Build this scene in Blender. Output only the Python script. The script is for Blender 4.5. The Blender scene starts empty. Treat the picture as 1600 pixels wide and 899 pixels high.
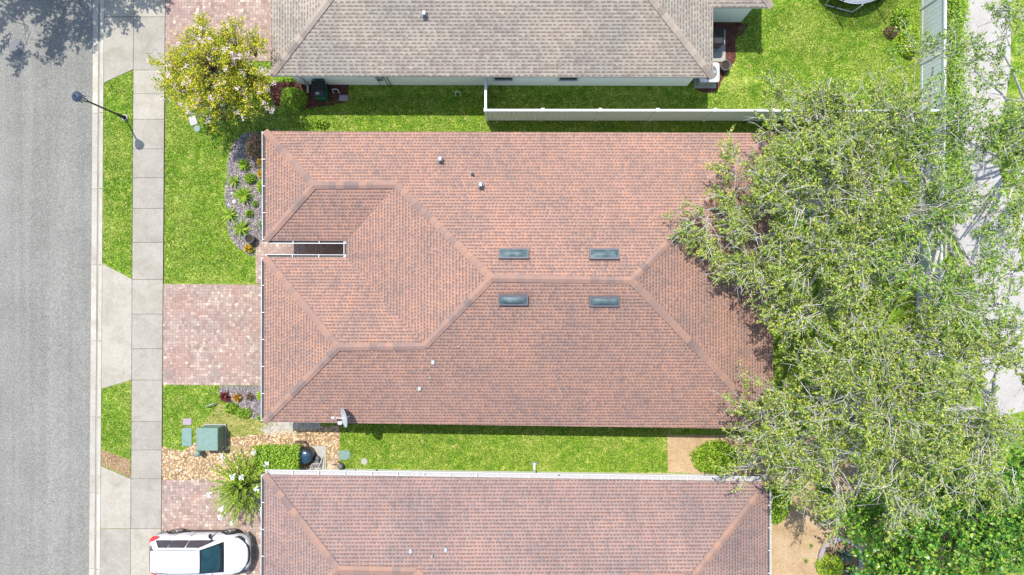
import bpy, bmesh, math, random
import numpy as np
from mathutils import Vector, Matrix
R = math.radians
random.seed(7); RNG = np.random.default_rng(7)
sc = bpy.context.scene
COL = sc.collection
# ---------------------------------------------------------------- camera, sky, sun, exposure
H = 32.0; S = 34.0                       # camera height (m), photo pixels per metre at ground level
cam = bpy.data.cameras.new('camera'); cam.sensor_width = 36; cam.lens = 36*H*S/1600
cam.clip_start = .5; cam.clip_end = 900
co = bpy.data.objects.new('camera', cam); COL.objects.link(co); co.location = (0, 0, H); sc.camera = co
SD = Vector((0.2, -0.365, -1.0)).normalized()          # direction the sunlight travels
sun = bpy.data.lights.new('sun', 'SUN'); sun.energy = 3.2; sun.angle = R(.53); sun.color = (1, .955, .88)
so = bpy.data.objects.new('sun', sun); COL.objects.link(so); so.rotation_euler = SD.to_track_quat('-Z', 'Y').to_euler()
W = bpy.data.worlds.new('World'); sc.world = W; W.use_nodes = True
wn = W.node_tree.nodes; sky = wn.new('ShaderNodeTexSky'); sky.sky_type = 'NISHITA'; sky.sun_disc = False
sky.sun_elevation = math.asin(-SD.z); sky.sun_rotation = math.atan2(-SD.x, -SD.y)
bg = wn['Background']; bg.inputs[1].default_value = .15
W.node_tree.links.new(sky.outputs[0], bg.inputs[0])
vs = sc.view_settings; vs.view_transform = 'Standard'; vs.look = 'None'; vs.exposure = 1.05; vs.gamma = 1; vs.use_curve_mapping = False

def P(px, py, z=0.0):                    # pixel of a surveyed point at height z -> metres
    k = (1-z/H)/S
    return Vector(((px-800)*k, (449.5-py)*k, z))
# ---------------------------------------------------------------- materials
def srgb(r, g, b):
    f = lambda c: (c/255/12.92 if c <= 10 else ((c/255+.055)/1.055)**2.4)
    return (f(r), f(g), f(b), 1)
ALBEDO = dict(asphalt=.77, weathered_concrete=.93, kerb_concrete=1.0, far_walk_concrete=1.0, gutter_pan_stain=.85, terracotta_blend_shingles=.72, stained_terracotta_shingles=.70,
              weathered_grey_shingles=.78, terracotta_cap_shingles=.74, grey_cap_shingles=.84, lawn_turf=.76, grass_blades=1.12, tan_gravel=.80, tumbled_pink_pavers=.82,
              pebble_bed_ground=.8, straw_coloured_chips=.85, weathered_navy_cap=.8, utility_green_paint=.85, faded_green_plastic=.8, white_stone=.8, pale_pinkish_cover=.75)   # overall reflectance of each surface
class NT:
    def __init__(s, name, rough=.85, spec=.3):
        s.m = bpy.data.materials.new(name); s.m.use_nodes = True; s.t = s.m.node_tree
        s.b = s.t.nodes['Principled BSDF']; s.b.inputs['Roughness'].default_value = rough
        s.b.inputs['Specular IOR Level'].default_value = spec
    def n(s, typ, **kw):
        nd = s.t.nodes.new('ShaderNode'+typ)
        for k, v in kw.items(): setattr(nd, k, v)
        return nd
    def l(s, a, b): s.t.links.new(a, b)
    def pos(s): return s.n('NewGeometry').outputs['Position']
    def uv(s): return s.n('TexCoord').outputs['UV']
    def math(s, op, a, b=None, c=None):
        nd = s.n('Math', operation=op)
        for i, v in enumerate((a, b, c)):
            if v is None: continue
            if isinstance(v, (int, float)): nd.inputs[i].default_value = v
            else: s.l(v, nd.inputs[i])
        return nd.outputs[0]
    def noise(s, vec, scale, detail=3, rough=.55, dist=0):
        nd = s.n('TexNoise'); nd.inputs['Scale'].default_value = scale; nd.inputs['Detail'].default_value = detail
        nd.inputs['Roughness'].default_value = rough; nd.inputs['Distortion'].default_value = dist
        if vec is not None: s.l(vec, nd.inputs['Vector'])
        return nd.outputs[0]
    def ramp(s, fac, stops, interp='LINEAR'):
        nd = s.n('ValToRGB'); cr = nd.color_ramp; cr.interpolation = interp
        while len(cr.elements) < len(stops): cr.elements.new(.5)
        for e, (p, c) in zip(cr.elements, stops):
            e.position = p; e.color = c if len(c) == 4 else (*c, 1)
        s.l(fac, nd.inputs[0]); return nd.outputs[0]
    def mix(s, fac, a, b, mode='MIX'):
        nd = s.n('Mix', data_type='RGBA', blend_type=mode)
        for i, v in ((0, fac), (6, a), (7, b)):
            if isinstance(v, (int, float)): nd.inputs[i].default_value = v
            elif isinstance(v, tuple): nd.inputs[i].default_value = v
            else: s.l(v, nd.inputs[i])
        return nd.outputs[2]
    def bump(s, h, strength, dist=.01):
        nd = s.n('Bump'); nd.inputs['Strength'].default_value = strength; nd.inputs['Distance'].default_value = dist
        s.l(h, nd.inputs['Height']); s.l(nd.outputs[0], s.b.inputs['Normal'])
    def out(s, col):
        k = ALBEDO.get(s.m.name, 1)
        if k != 1: col = s.mix(1.0, col, G(k), 'MULTIPLY')
        if isinstance(col, tuple): s.b.inputs['Base Color'].default_value = col
        else: s.l(col, s.b.inputs['Base Color'])
        return s.m
def G(v): return (v, v, v, 1)
def plain(name, col, rough=.5, spec=.4, metal=0, var=.12, scale=6):
    t = NT(name, rough, spec); t.b.inputs['Metallic'].default_value = metal
    f = t.noise(t.pos(), scale, 4)
    c2 = tuple(max(0, c*(1-var*2)) for c in col[:3])+(1,)
    return t.out(t.mix(t.ramp(f, [(.3, G(0)), (.75, G(1))]), col, c2))
M = {}
M['white'] = plain('white_painted_metal', (.60, .60, .585, 1), .5, var=.10)
M['vinyl'] = plain('white_vinyl', (.62, .66, .64, 1), .45, var=.06)
M['dark'] = plain('dark_rubber', (.02, .02, .022, 1), .6)
M['black_metal'] = plain('black_enamel', (.015, .015, .018, 1), .35)
M['lamp_top'] = plain('weathered_navy_cap', (.045, .075, .12, 1), .45, var=.25, scale=18)
M['grey_metal'] = plain('grey_metal', (.35, .37, .38, 1), .4, metal=.3)
M['galv'] = plain('galvanised_cap', (.36, .37, .38, 1), .45, var=.15, scale=20)
M['lead'] = plain('dark_lead_flashing', (.12, .12, .13, 1), .55)
M['green_box'] = plain('utility_green_paint', (.17, .27, .22, 1), .5, var=.1)
M['green_lid'] = plain('faded_green_plastic', (.19, .30, .26, 1), .6, var=.12)
M['bin_green'] = plain('bin_green_plastic', (.01, .11, .07, 1), .45)
M['wall_mint'] = plain('pale_mint_stucco', (.82, .87, .80, 1), .9, var=.04)
M['wall_white'] = plain('cream_stucco', (.72, .72, .66, 1), .9, var=.06)
M['wall_beige'] = plain('beige_stucco', (.62, .52, .42, 1), .9, var=.06)
M['bark'] = plain('grey_bark', (.55, .52, .48, 1), .9, var=.2, scale=9)
M['bark_dark'] = plain('brown_bark', (.16, .12, .09, 1), .9, var=.3, scale=9)
M['pot'] = plain('charcoal_pot', (.10, .11, .12, 1), .5)
M['litter'] = plain('grey_leaf_litter', (.10, .09, .085, 1), .95, var=.35, scale=30)
M['soil'] = plain('dark_soil', (.05, .035, .025, 1), .95, var=.35, scale=30)
M['stone_white'] = plain('white_stone', (.50, .48, .47, 1), .8, var=.15, scale=12)
M['pink_slab'] = plain('pale_pinkish_cover', (.40, .33, .37, 1), .8, var=.08)
M['slab'] = plain('grey_concrete_slab', (.33, .32, .29, 1), .9, var=.08)
M['wood'] = plain('weathered_board', (.45, .36, .27, 1), .85, var=.15)
M['edging'] = plain('dark_edging', (.10, .06, .05, 1), .8)
M['window_glass'] = plain('dark_window_glass', (.03, .04, .045, 1), .08, .6)
M['sky_glass'] = plain('acrylic_dome_glazing', (.10, .15, .16, 1), .5, .25, var=.3, scale=4)
M['pool_glass'] = plain('dark_tank_lid', (.02, .05, .09, 1), .2, .6)
M['tramp'] = plain('trampoline_mat', (.42, .48, .55, 1), .6)
M['meter'] = plain('meter_lid', (.22, .29, .33, 1), .6)

def m_shingle(name, stops, dash, seed, stain, cell=.15, row=.143, ridge=False):
    t = NT(name, .95, .15); uv = t.uv()
    sx = t.n('SeparateXYZ'); t.l(uv, sx.inputs[0]); u, v = sx.outputs[0], sx.outputs[1]
    rv = t.math('FLOOR', t.math('DIVIDE', v, row)); fv = t.math('FRACT', t.math('DIVIDE', v, row))
    w0 = t.n('TexWhiteNoise', noise_dimensions='1D'); t.l(t.math('ADD', rv, seed), w0.inputs['W'])
    uu = t.math('ADD', t.math('DIVIDE', u, cell), t.math('MULTIPLY', w0.outputs[0], 7.0))
    cb = t.n('CombineXYZ'); t.l(t.math('FLOOR', uu), cb.inputs[0]); t.l(rv, cb.inputs[1]); cb.inputs[2].default_value = seed
    w1 = t.n('TexWhiteNoise', noise_dimensions='3D'); t.l(cb.outputs[0], w1.inputs['Vector'])
    blend = t.noise(uv, 3.4, 4)                                  # blend of light and dark tabs drifts over the roof
    r1 = t.math('ADD', t.math('MULTIPLY_ADD', w1.outputs[0], .72, .12), t.math('MULTIPLY', t.math('SUBTRACT', blend, .5), .45))
    col = t.ramp(r1, stops)
    fu = t.math('FRACT', uu)
    # shadow line and thick edge of the laminated tab along each course
    w2 = t.n('TexWhiteNoise', noise_dimensions='3D'); cb2 = t.n('CombineXYZ')
    t.l(t.math('FLOOR', uu), cb2.inputs[0]); t.l(rv, cb2.inputs[1]); cb2.inputs[2].default_value = seed+9
    t.l(cb2.outputs[0], w2.inputs['Vector'])
    wide = t.math('LESS_THAN', fu, t.math('ADD', t.math('MULTIPLY', w2.outputs[0], .5), .4))
    tab = t.math('MULTIPLY', t.math('LESS_THAN', fv, .42), wide)
    dm = t.math('MULTIPLY', tab, .75)
    col = t.mix(dm, col, dash)
    line = t.math('MULTIPLY', t.math('LESS_THAN', fv, .12), .35)
    col = t.mix(line, col, tuple(c*.55 for c in dash[:3])+(1,))
    gr = t.noise(uv, 18, 3, .7)
    wash = t.noise(uv, .5, 4, .6)
    col = t.mix(1.0, col, t.ramp(wash, [(.35, (.90, .93, .95, 1)), (.65, (1.10, 1.05, 1.02, 1))]), 'MULTIPLY')
    col = t.mix(.5, col, t.ramp(gr, [(.3, G(.72)), (.7, G(1.25))]), 'MULTIPLY')
    st = t.noise(uv, .33, 5, .65)
    mp = t.n('Mapping'); mp.inputs['Scale'].default_value = (1.8, .28, 1); t.l(uv, mp.inputs[0])
    st2 = t.noise(mp.outputs[0], 1.0, 4, .6)
    col = t.mix(t.math('MULTIPLY', t.ramp(t.math('MULTIPLY', t.math('ADD', st, st2), .5), [(.48, G(0)), (.68, G(1))]), stain), col, (.13, .10, .10, 1))
    mp3 = t.n('Mapping'); mp3.inputs['Scale'].default_value = (5.5, .35, 1); t.l(uv, mp3.inputs[0])
    rs = t.noise(mp3.outputs[0], 1.0, 3, .5)
    col = t.mix(t.ramp(rs, [(.60, G(0)), (.78, G(.35))]), col, (.16, .13, .125, 1))
    hgt = t.math('ADD', t.math('MULTIPLY', t.math('SUBTRACT', 1.0, fv), .6), t.math('MULTIPLY', tab, -.5))
    t.bump(hgt, .5, .012)
    return t.out(col)
TERRA = [(.0, srgb(184, 142, 120)), (.35, srgb(173, 138, 122)), (.65, srgb(163, 133, 121)), (.88, srgb(149, 125, 117)), (1, srgb(138, 119, 114))]
M['roof_terra'] = m_shingle('terracotta_blend_shingles', TERRA, srgb(108, 84, 75), 3, .16)
TERRA2 = [(.0, srgb(172, 139, 126)), (.4, srgb(166, 140, 131)), (.7, srgb(156, 136, 130)), (1, srgb(138, 122, 118))]
M['roof_terra2'] = m_shingle('stained_terracotta_shingles', TERRA2, srgb(112, 88, 82), 17, .38)
GREY = [(.0, srgb(172, 163, 147)), (.4, srgb(166, 157, 143)), (.75, srgb(156, 145, 133)), (1, srgb(144, 132, 122))]
M['roof_grey'] = m_shingle('weathered_grey_shingles', GREY, srgb(108, 98, 92), 31, .15, cell=.24)
def m_cap(name, stops):
    t = NT(name, .95, .15)
    rnd = t.n('NewGeometry').outputs['Random Per Island']
    g = t.noise(t.pos(), 40, 2)
    c = t.mix(.5, t.ramp(rnd, stops), t.ramp(g, [(.3, G(.75)), (.7, G(1.2))]), 'MULTIPLY')
    return t.out(c)
M['cap_terra'] = m_cap('terracotta_cap_shingles', [(0, srgb(170, 134, 116)), (.4, srgb(160, 129, 116)), (.75, srgb(150, 125, 115)), (1, srgb(132, 114, 109))])
M['cap_grey'] = m_cap('grey_cap_shingles', [(0, srgb(168, 155, 140)), (.6, srgb(150, 138, 126)), (1, srgb(132, 122, 114))])

def m_grass():
    t = NT('lawn_turf', .9, .1); p = t.pos()
    big = t.noise(p, .55, 4, .6); mid = t.noise(p, 3.2, 4, .65); fine = t.noise(p, 15, 3, .75)
    c = t.ramp(mid, [(.30, (.07, .15, .012, 1)), (.45, (.125, .235, .02, 1)), (.58, (.21, .305, .03, 1)), (.70, (.46, .42, .17, 1))])
    c = t.mix(t.ramp(big, [(.45, G(0)), (.68, G(.5))]), c, (.36, .38, .09, 1))
    c = t.mix(t.ramp(t.noise(p, 1.7, 3, .6), [(.62, G(0)), (.74, G(.6))]), c, (.42, .34, .17, 1))
    c = t.mix(.9, c, t.ramp(fine, [(.33, G(.3)), (.5, G(1)), (.66, G(1.8))]), 'MULTIPLY')
    mic = t.noise(p, 11, 3, .8)
    c = t.mix(.7, c, t.ramp(mic, [(.35, (.45, .6, .4, 1)), (.5, G(1)), (.68, (1.7, 1.5, 1.6, 1))]), 'MULTIPLY')
    t.bump(fine, .8, .03)
    return t.out(c)
M['grass'] = m_grass()
def m_leaf(name, stops, transl=.35, rough=.5, spec=.4):
    t = NT(name, rough, spec)
    rnd = t.n('NewGeometry').outputs['Random Per Island']
    c = t.ramp(rnd, stops); t.out(c)
    tr = t.n('BsdfTranslucent'); t.l(c, tr.inputs[0])
    mx = t.n('MixShader'); mx.inputs[0].default_value = transl
    t.l(t.b.outputs[0], mx.inputs[1]); t.l(tr.outputs[0], mx.inputs[2]); t.l(mx.outputs[0], t.t.nodes['Material Output'].inputs[0])
    return t.m
M['blades'] = m_leaf('grass_blades', [(0, (.05, .13, .01, 1)), (.45, (.15, .29, .022, 1)), (.8, (.33, .45, .055, 1)), (1, (.70, .66, .30, 1))], .3, .6, .2)
M['oak_leaf'] = m_leaf('oak_leaves', [(0, (.03, .08, .015, 1)), (.3, (.13, .23, .025, 1)), (.65, (.34, .46, .045, 1)), (.93, (.54, .58, .09, 1)), (1, (.60, .44, .12, 1))])
M['oak_leaf2'] = m_leaf('greener_oak_leaves', [(0, (.03, .10, .015, 1)), (.5, (.18, .33, .03, 1)), (.9, (.42, .54, .06, 1)), (1, (.5, .5, .14, 1))])
M['broad_leaf'] = m_leaf('bright_broad_leaves', [(0, (.02, .09, .012, 1)), (.4, (.08, .26, .03, 1)), (.75, (.22, .42, .04, 1)), (1, (.42, .56, .07, 1))], .4, .35, .5)
M['myrtle_leaf'] = m_leaf('yellow_green_leaves', [(0, (.08, .17, .015, 1)), (.25, (.26, .40, .02, 1)), (.55, (.62, .58, .025, 1)), (1, (.84, .68, .05, 1))], .5)
M['bush_leaf'] = m_leaf('bush_leaves', [(0, (.06, .16, .012, 1)), (.6, (.24, .42, .025, 1)), (1, (.48, .60, .06, 1))])
M['lime_leaf'] = m_leaf('lime_leaves', [(0, (.16, .32, .01, 1)), (.6, (.36, .54, .03, 1)), (1, (.58, .66, .07, 1))], .4)
M['yellow_leaf'] = m_leaf('yellow_croton_leaves', [(0, (.25, .18, .01, 1)), (.5, (.62, .40, .02, 1)), (1, (.75, .55, .1, 1))], .35)
M['orange_leaf'] = m_leaf('orange_leaves', [(0, (.12, .12, .01, 1)), (.5, (.6, .25, .02, 1)), (1, (.75, .42, .05, 1))], .35)
M['red_leaf'] = m_leaf('dark_red_leaves', [(0, (.06, .012, .012, 1)), (.6, (.20, .03, .03, 1)), (1, (.12, .14, .03, 1))], .3)
M['pinkred_leaf'] = m_leaf('pink_and_green_leaves', [(0, (.06, .15, .03, 1)), (.45, (.14, .26, .06, 1)), (.5, (.5, .16, .16, 1)), (.8, (.65, .30, .26, 1)), (1, (.7, .5, .36, 1))], .3)
M['brown_leaf'] = m_leaf('brown_leaves', [(0, (.08, .05, .03, 1)), (1, (.2, .12, .07, 1))], .2)
M['blossom'] = m_leaf('pale_lilac_blossom', [(0, (.66, .44, .52, 1)), (.5, (.78, .62, .66, 1)), (1, (.82, .76, .74, 1))], .35, .8, .1)
M['white_blossom'] = m_leaf('white_blossom', [(0, (.8, .8, .76, 1)), (1, (.85, .85, .85, 1))], .3, .8, .1)
M['strap_leaf'] = m_leaf('strap_leaves', [(0, (.10, .22, .015, 1)), (.5, (.28, .44, .03, 1)), (1, (.52, .60, .08, 1))], .35, .4, .5)
M['blue_strap'] = m_leaf('grey_green_strap_leaves', [(0, (.05, .10, .05, 1)), (1, (.30, .38, .28, 1))], .2)
M['mulch_grey'] = m_leaf('grey_mulch_chips', [(0, (.05, .045, .045, 1)), (.5, (.20, .175, .175, 1)), (1, (.50, .45, .44, 1))], 0, .95, .1)
M['mulch_red'] = m_leaf('red_brown_mulch_chips', [(0, (.05, .02, .015, 1)), (.6, (.14, .05, .035, 1)), (1, (.24, .12, .09, 1))], 0, .95, .1)
M['mulch_tan'] = m_leaf('straw_coloured_chips', [(0, (.26, .16, .08, 1)), (.5, (.46, .31, .17, 1)), (1, (.56, .43, .28, 1))], 0, .95, .1)
M['rock'] = m_leaf('river_stones', [(0, (.26, .18, .10, 1)), (.4, (.46, .32, .17, 1)), (.75, (.54, .40, .25, 1)), (.92, (.58, .50, .38, 1)), (1, (.3, .28, .26, 1))], 0, .8, .2)

def m_ground(name, a, b, c, s1=1.2, s2=30, bump=.5):
    t = NT(name, .95, .1); p = t.pos()
    col = t.ramp(t.noise(p, s1, 5, .65), [(.3, a), (.5, b), (.72, c)])
    f = t.noise(p, s2, 3, .7)
    col = t.mix(.8, col, t.ramp(f, [(.3, G(.55)), (.7, G(1.4))]), 'MULTIPLY'); t.bump(f, bump, .02)
    return t.out(col)
M['mulch_base'] = m_ground('grey_mulch_ground', (.08, .07, .07, 1), (.18, .155, .155, 1), (.32, .28, .28, 1), 6)
M['red_base'] = m_ground('red_mulch_ground', (.06, .025, .02, 1), (.11, .045, .035, 1), (.17, .09, .07, 1), 4)
M['rock_base'] = m_ground('pebble_bed_ground', (.18, .12, .07, 1), (.30, .20, .11, 1), (.38, .28, .18, 1), 2, 20)
M['gravel'] = m_ground('tan_gravel', (.36, .25, .14, 1), (.46, .33, .20, 1), (.52, .40, .27, 1), 1.1, 24)
M['grey_soil'] = m_ground('grey_dry_soil', (.22, .20, .16, 1), (.34, .31, .26, 1), (.42, .39, .33, 1), 4)
M['dry_grass'] = m_ground('straw_coloured_turf', (.12, .15, .03, 1), (.27, .25, .08, 1), (.42, .33, .15, 1), 3)

def m_asphalt():
    t = NT('asphalt', .9, .25); p = t.pos()
    f = t.noise(p, 17, 4, .85); big = t.noise(p, .35, 5, .6)
    mp = t.n('Mapping'); mp.inputs['Scale'].default_value = (2.2, .05, 1); t.l(p, mp.inputs[0])
    lane = t.noise(mp.outputs[0], 1, 3)
    c = t.ramp(f, [(.30, (.13, .128, .115, 1)), (.5, (.228, .222, .196, 1)), (.70, (.40, .388, .344, 1))])
    c = t.mix(.6, c, t.ramp(t.math('ADD', t.math('MULTIPLY', big, .5), t.math('MULTIPLY', lane, .5)), [(.40, G(.78)), (.60, G(1.14))]), 'MULTIPLY')
    sp = t.ramp(t.noise(p, 5.5, 2, .5), [(.745, G(1)), (.77, G(.2))])
    c = t.mix(.8, c, sp, 'MULTIPLY')
    st = t.noise(p, .8, 6, .75, 1.2)
    c = t.mix(t.ramp(st, [(.60, G(0)), (.74, G(.4))]), c, (.10, .10, .095, 1))
    ck = t.n('TexVoronoi', feature='DISTANCE_TO_EDGE'); ck.inputs['Scale'].default_value = .32; wv = t.n('Mix', data_type='VECTOR'); wv.inputs[0].default_value = .12
    nn = t.n('TexNoise'); nn.inputs['Scale'].default_value = 1.5; nn.inputs['Detail'].default_value = 5; t.l(p, nn.inputs['Vector']); t.l(p, wv.inputs[4]); t.l(nn.outputs['Color'], wv.inputs[5]); t.l(wv.outputs[1], ck.inputs['Vector'])
    c = t.mix(t.ramp(ck.outputs['Distance'], [(.0, G(.18)), (.004, G(0))]), c, (.07, .07, .065, 1))
    t.bump(f, .35, .008)
    return t.out(c)
M['asphalt'] = m_asphalt()
def m_concrete(name, base, var=1.0):
    t = NT(name, .9, .2); p = t.pos()
    big = t.noise(p, 1.1, 6, .75, .6); f = t.noise(p, 16, 3, .75); rnd = t.n('NewGeometry').outputs['Random Per Island']
    b = tuple(base)
    d = tuple(x*y for x, y in zip(b, (.72, .70, .64, 1)))
    c = t.mix(t.ramp(big, [(.42, G(0)), (.72, G(.9*var))]), b, d)
    c = t.mix(.7, c, t.ramp(f, [(.3, G(.80)), (.7, G(1.14))]), 'MULTIPLY')
    dirt = t.noise(p, 2.6, 6, .8, .8)
    c = t.mix(t.ramp(dirt, [(.60, G(0)), (.78, G(.55))]), c, tuple(x*.5 for x in b[:3])+(1,))
    c = t.mix(.5, c, t.ramp(rnd, [(0, (.72, .72, .74, 1)), (1, (1.12, 1.10, 1.06, 1))]), 'MULTIPLY')
    return t.out(c)
M['concrete'] = m_concrete('weathered_concrete', (.345, .32, .27, 1))
M['kerb'] = m_concrete('kerb_concrete', (.40, .375, .32, 1))
M['far_concrete'] = m_concrete('far_walk_concrete', (.36, .345, .33, 1), .6)
def m_gutterpan():
    t = NT('gutter_pan_stain', .9, .2); p = t.pos()
    mp = t.n('Mapping'); mp.inputs['Scale'].default_value = (6, .35, 1); t.l(p, mp.inputs[0])
    n = t.noise(mp.outputs[0], 1.0, 5, .7)
    c = t.ramp(n, [(.35, (.36, .34, .29, 1)), (.55, (.28, .25, .20, 1)), (.7, (.15, .12, .09, 1))])
    return t.out(c)
M['gutter_pan'] = m_gutterpan()
def m_paver():
    t = NT('tumbled_pink_pavers', .9, .2); p = t.pos()
    warp = t.n('VectorMath', operation='ADD'); t.l(p, warp.inputs[0])
    vor = t.n('TexVoronoi', feature='F1', distance='CHEBYCHEV'); vor.inputs['Scale'].default_value = 7.4; vor.inputs['Randomness'].default_value = .55
    t.l(p, vor.inputs['Vector'])
    w = t.n('TexWhiteNoise', noise_dimensions='3D'); t.l(vor.outputs['Position'], w.inputs['Vector'])
    c = t.ramp(w.outputs[0], [(0, srgb(142, 120, 112)), (.3, srgb(162, 138, 127)), (.6, srgb(160, 141, 131)), (.85, srgb(174, 155, 141)), (.97, srgb(184, 167, 150)), (1, srgb(204, 192, 172))])
    pat = t.noise(p, .75, 4, .6)
    c = t.mix(t.ramp(pat, [(.50, G(0)), (.68, G(.42))]), c, srgb(166, 124, 108))
    c = t.mix(t.ramp(t.noise(p, .9, 3, .6), [(.32, G(.55)), (.46, G(0))]), c, srgb(134, 122, 115))
    vd = t.n('TexVoronoi', feature='F2', distance='CHEBYCHEV'); vd.inputs['Scale'].default_value = 7.4; vd.inputs['Randomness'].default_value = .55
    t.l(p, vd.inputs['Vector'])
    edge = t.math('SUBTRACT', vd.outputs['Distance'], vor.outputs['Distance'])
    c = t.mix(t.ramp(edge, [(.0, G(.75)), (.13, G(0))]), c, srgb(118, 102, 95))
    t.bump(t.ramp(edge, [(0, G(0)), (.15, G(1))]), .5, .01)
    return t.out(c)
M['paver'] = m_paver()
def m_carpaint():
    t = NT('white_car_paint', .22, .5); t.b.inputs['Coat Weight'].default_value = .7; t.b.inputs['Coat Roughness'].default_value = .05
    return t.out(t.mix(t.noise(t.pos(), 2, 2), (.62, .62, .64, 1), (.56, .56, .58, 1)))
M['car'] = m_carpaint()
M['car_glass'] = plain('tinted_car_glass', (.01, .05, .055, 1), .04, .9, var=.3, scale=3)
M['car_side_glass'] = plain('dark_side_glass', (.05, .045, .06, 1), .06, .6)
M['tail_red'] = plain('red_lens', (.55, .02, .03, 1), .2, .5)
M['alloy'] = plain('alloy_wheel', (.6, .6, .62, 1), .3, metal=.6)
t_ = NT('enclosure_net', .8); t_.out((.02, .03, .04, 1)); t_.b.inputs['Alpha'].default_value = .45; M['net'] = t_.m

# ---------------------------------------------------------------- mesh helpers
def link(name, me, mat=None, parent=None):
    o = bpy.data.objects.new(name, me); COL.objects.link(o)
    if mat is not None: me.materials.append(mat)
    if parent is not None: o.parent = parent
    return o
def tag(o, label=None, cat=None, group=None, kind=None):
    if label: o['label'] = label
    if cat: o['category'] = cat
    if group: o['group'] = group
    if kind: o['kind'] = kind
    return o
def empty(name, loc, label, cat, group=None):
    o = bpy.data.objects.new(name, None); COL.objects.link(o); o.location = loc
    bpy.context.view_layer.update()
    return tag(o, label, cat, group)
class MB:
    """collects shapes (world or local coordinates) and links them as one mesh"""
    def __init__(s): s.v = []; s.f = []; s.smooth = []
    def add(s, vs, fs, sm=False):
        k = len(s.v); s.v += [tuple(v) for v in vs]
        for f in fs: s.f.append(tuple(i+k for i in f)); s.smooth.append(sm)
    def box(s, c, size, rz=0, taper=1.0):
        x, y, z = [q/2 for q in size]; m = Matrix.Rotation(rz, 3, 'Z'); c = Vector(c); vs = []
        for dz in (-1, 1):
            k = taper if dz < 0 else 1
            for dx, dy in ((-1, -1), (1, -1), (1, 1), (-1, 1)): vs.append(c+m@Vector((dx*x*k, dy*y*k, dz*z)))
        s.add(vs, [(3, 2, 1, 0), (4, 5, 6, 7), (0, 1, 5, 4), (1, 2, 6, 5), (2, 3, 7, 6), (3, 0, 4, 7)])
    def rbox(s, c, size, r, rz=0, seg=4, top_in=0.0):
        """box with rounded plan corners and a small chamfer on top"""
        x, y, z = size[0]/2, size[1]/2, size[2]; ring = []
        for cx, cy, a0 in ((x-r, y-r, 0), (-x+r, y-r, 90), (-x+r, -y+r, 180), (x-r, -y+r, 270)):
            for k in range(seg+1):
                a = R(a0+90*k/seg); ring.append((cx+r*math.cos(a), cy+r*math.sin(a)))
        n = len(ring); m = Matrix.Rotation(rz, 3, 'Z'); c = Vector(c); vs = []
        ch = min(r*.4, z*.3)
        for zz, k in ((0, 1), (z-ch, 1), (z, 1-ch/min(x, y))):
            for a, b in ring: vs.append(c+m@Vector((a*k, b*k, zz)))
        fs = [tuple(range(n-1, -1, -1)), tuple(range(2*n, 3*n))]
        for j in range(2):
            for i in range(n): fs.append((j*n+i, j*n+(i+1) % n, (j+1)*n+(i+1) % n, (j+1)*n+i))
        s.add(vs, fs)
    def tube(s, pts, rads, seg=8, cap=True):
        pts = [Vector(p) for p in pts]
        if isinstance(rads, (int, float)): rads = [rads]*len(pts)
        vs = []; fs = []; prev = None
        for i, p in enumerate(pts):
            d = (pts[min(i+1, len(pts)-1)]-pts[max(i-1, 0)]).normalized()
            a = prev if prev is not None else (Vector((0, 0, 1)) if abs(d.z) < .9 else Vector((1, 0, 0)))
            u = (a-d*a.dot(d)).normalized(); w = d.cross(u); prev = u
            for k in range(seg):
                t = 2*math.pi*k/seg; vs.append(p+(u*math.cos(t)+w*math.sin(t))*rads[i])
        for i in range(len(pts)-1):
            for k in range(seg): fs.append((i*seg+k, i*seg+(k+1) % seg, (i+1)*seg+(k+1) % seg, (i+1)*seg+k))
        s.add(vs, fs, True)
        if cap:
            n = len(pts)-1
            s.add([vs[k] for k in range(seg)], [tuple(range(seg-1, -1, -1))]); s.add([vs[n*seg+k] for k in range(seg)], [tuple(range(seg))])
    def lathe(s, c, prof, seg=24, smooth=True, closed=True):
        c = Vector(c); vs = []; fs = []
        for r, z in prof:
            for k in range(seg):
                t = 2*math.pi*k/seg; vs.append(c+Vector((r*math.cos(t), r*math.sin(t), z)))
        for i in range(len(prof)-1):
            for k in range(seg): fs.append((i*seg+k, i*seg+(k+1) % seg, (i+1)*seg+(k+1) % seg, (i+1)*seg+k))
        s.add(vs, fs, smooth)
    def build(s, name, mat, parent=None, local=None):
        """local: origin to subtract (parent location)"""
        me = bpy.data.meshes.new(name)
        off = parent_loc(parent) if local is None else Vector(local)
        me.from_pydata([(v[0]-off[0], v[1]-off[1], v[2]-off[2]) for v in s.v], [], s.f)
        me.polygons.foreach_set('use_smooth', s.smooth); me.update()
        return link(name, me, mat, parent)
def parent_loc(p):
    v = Vector((0, 0, 0))
    while p is not None: v += p.location; p = p.parent
    return v
def np_mesh(name, V, F, mat, parent=None):
    """V (n,3) world, F (m,k)"""
    V = np.asarray(V, np.float32)-np.array(parent_loc(parent), np.float32); F = np.asarray(F, np.int32); m, k = F.shape
    me = bpy.data.meshes.new(name); me.vertices.add(len(V)); me.vertices.foreach_set('co', V.ravel())
    me.loops.add(m*k); me.loops.foreach_set('vertex_index', F.ravel())
    me.polygons.add(m); me.polygons.foreach_set('loop_start', np.arange(0, m*k, k, dtype=np.int32))
    me.update(calc_edges=True)
    return link(name, me, mat, parent)
def nrm(a): return a/np.maximum(np.linalg.norm(a, axis=-1, keepdims=True), 1e-9)
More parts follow.
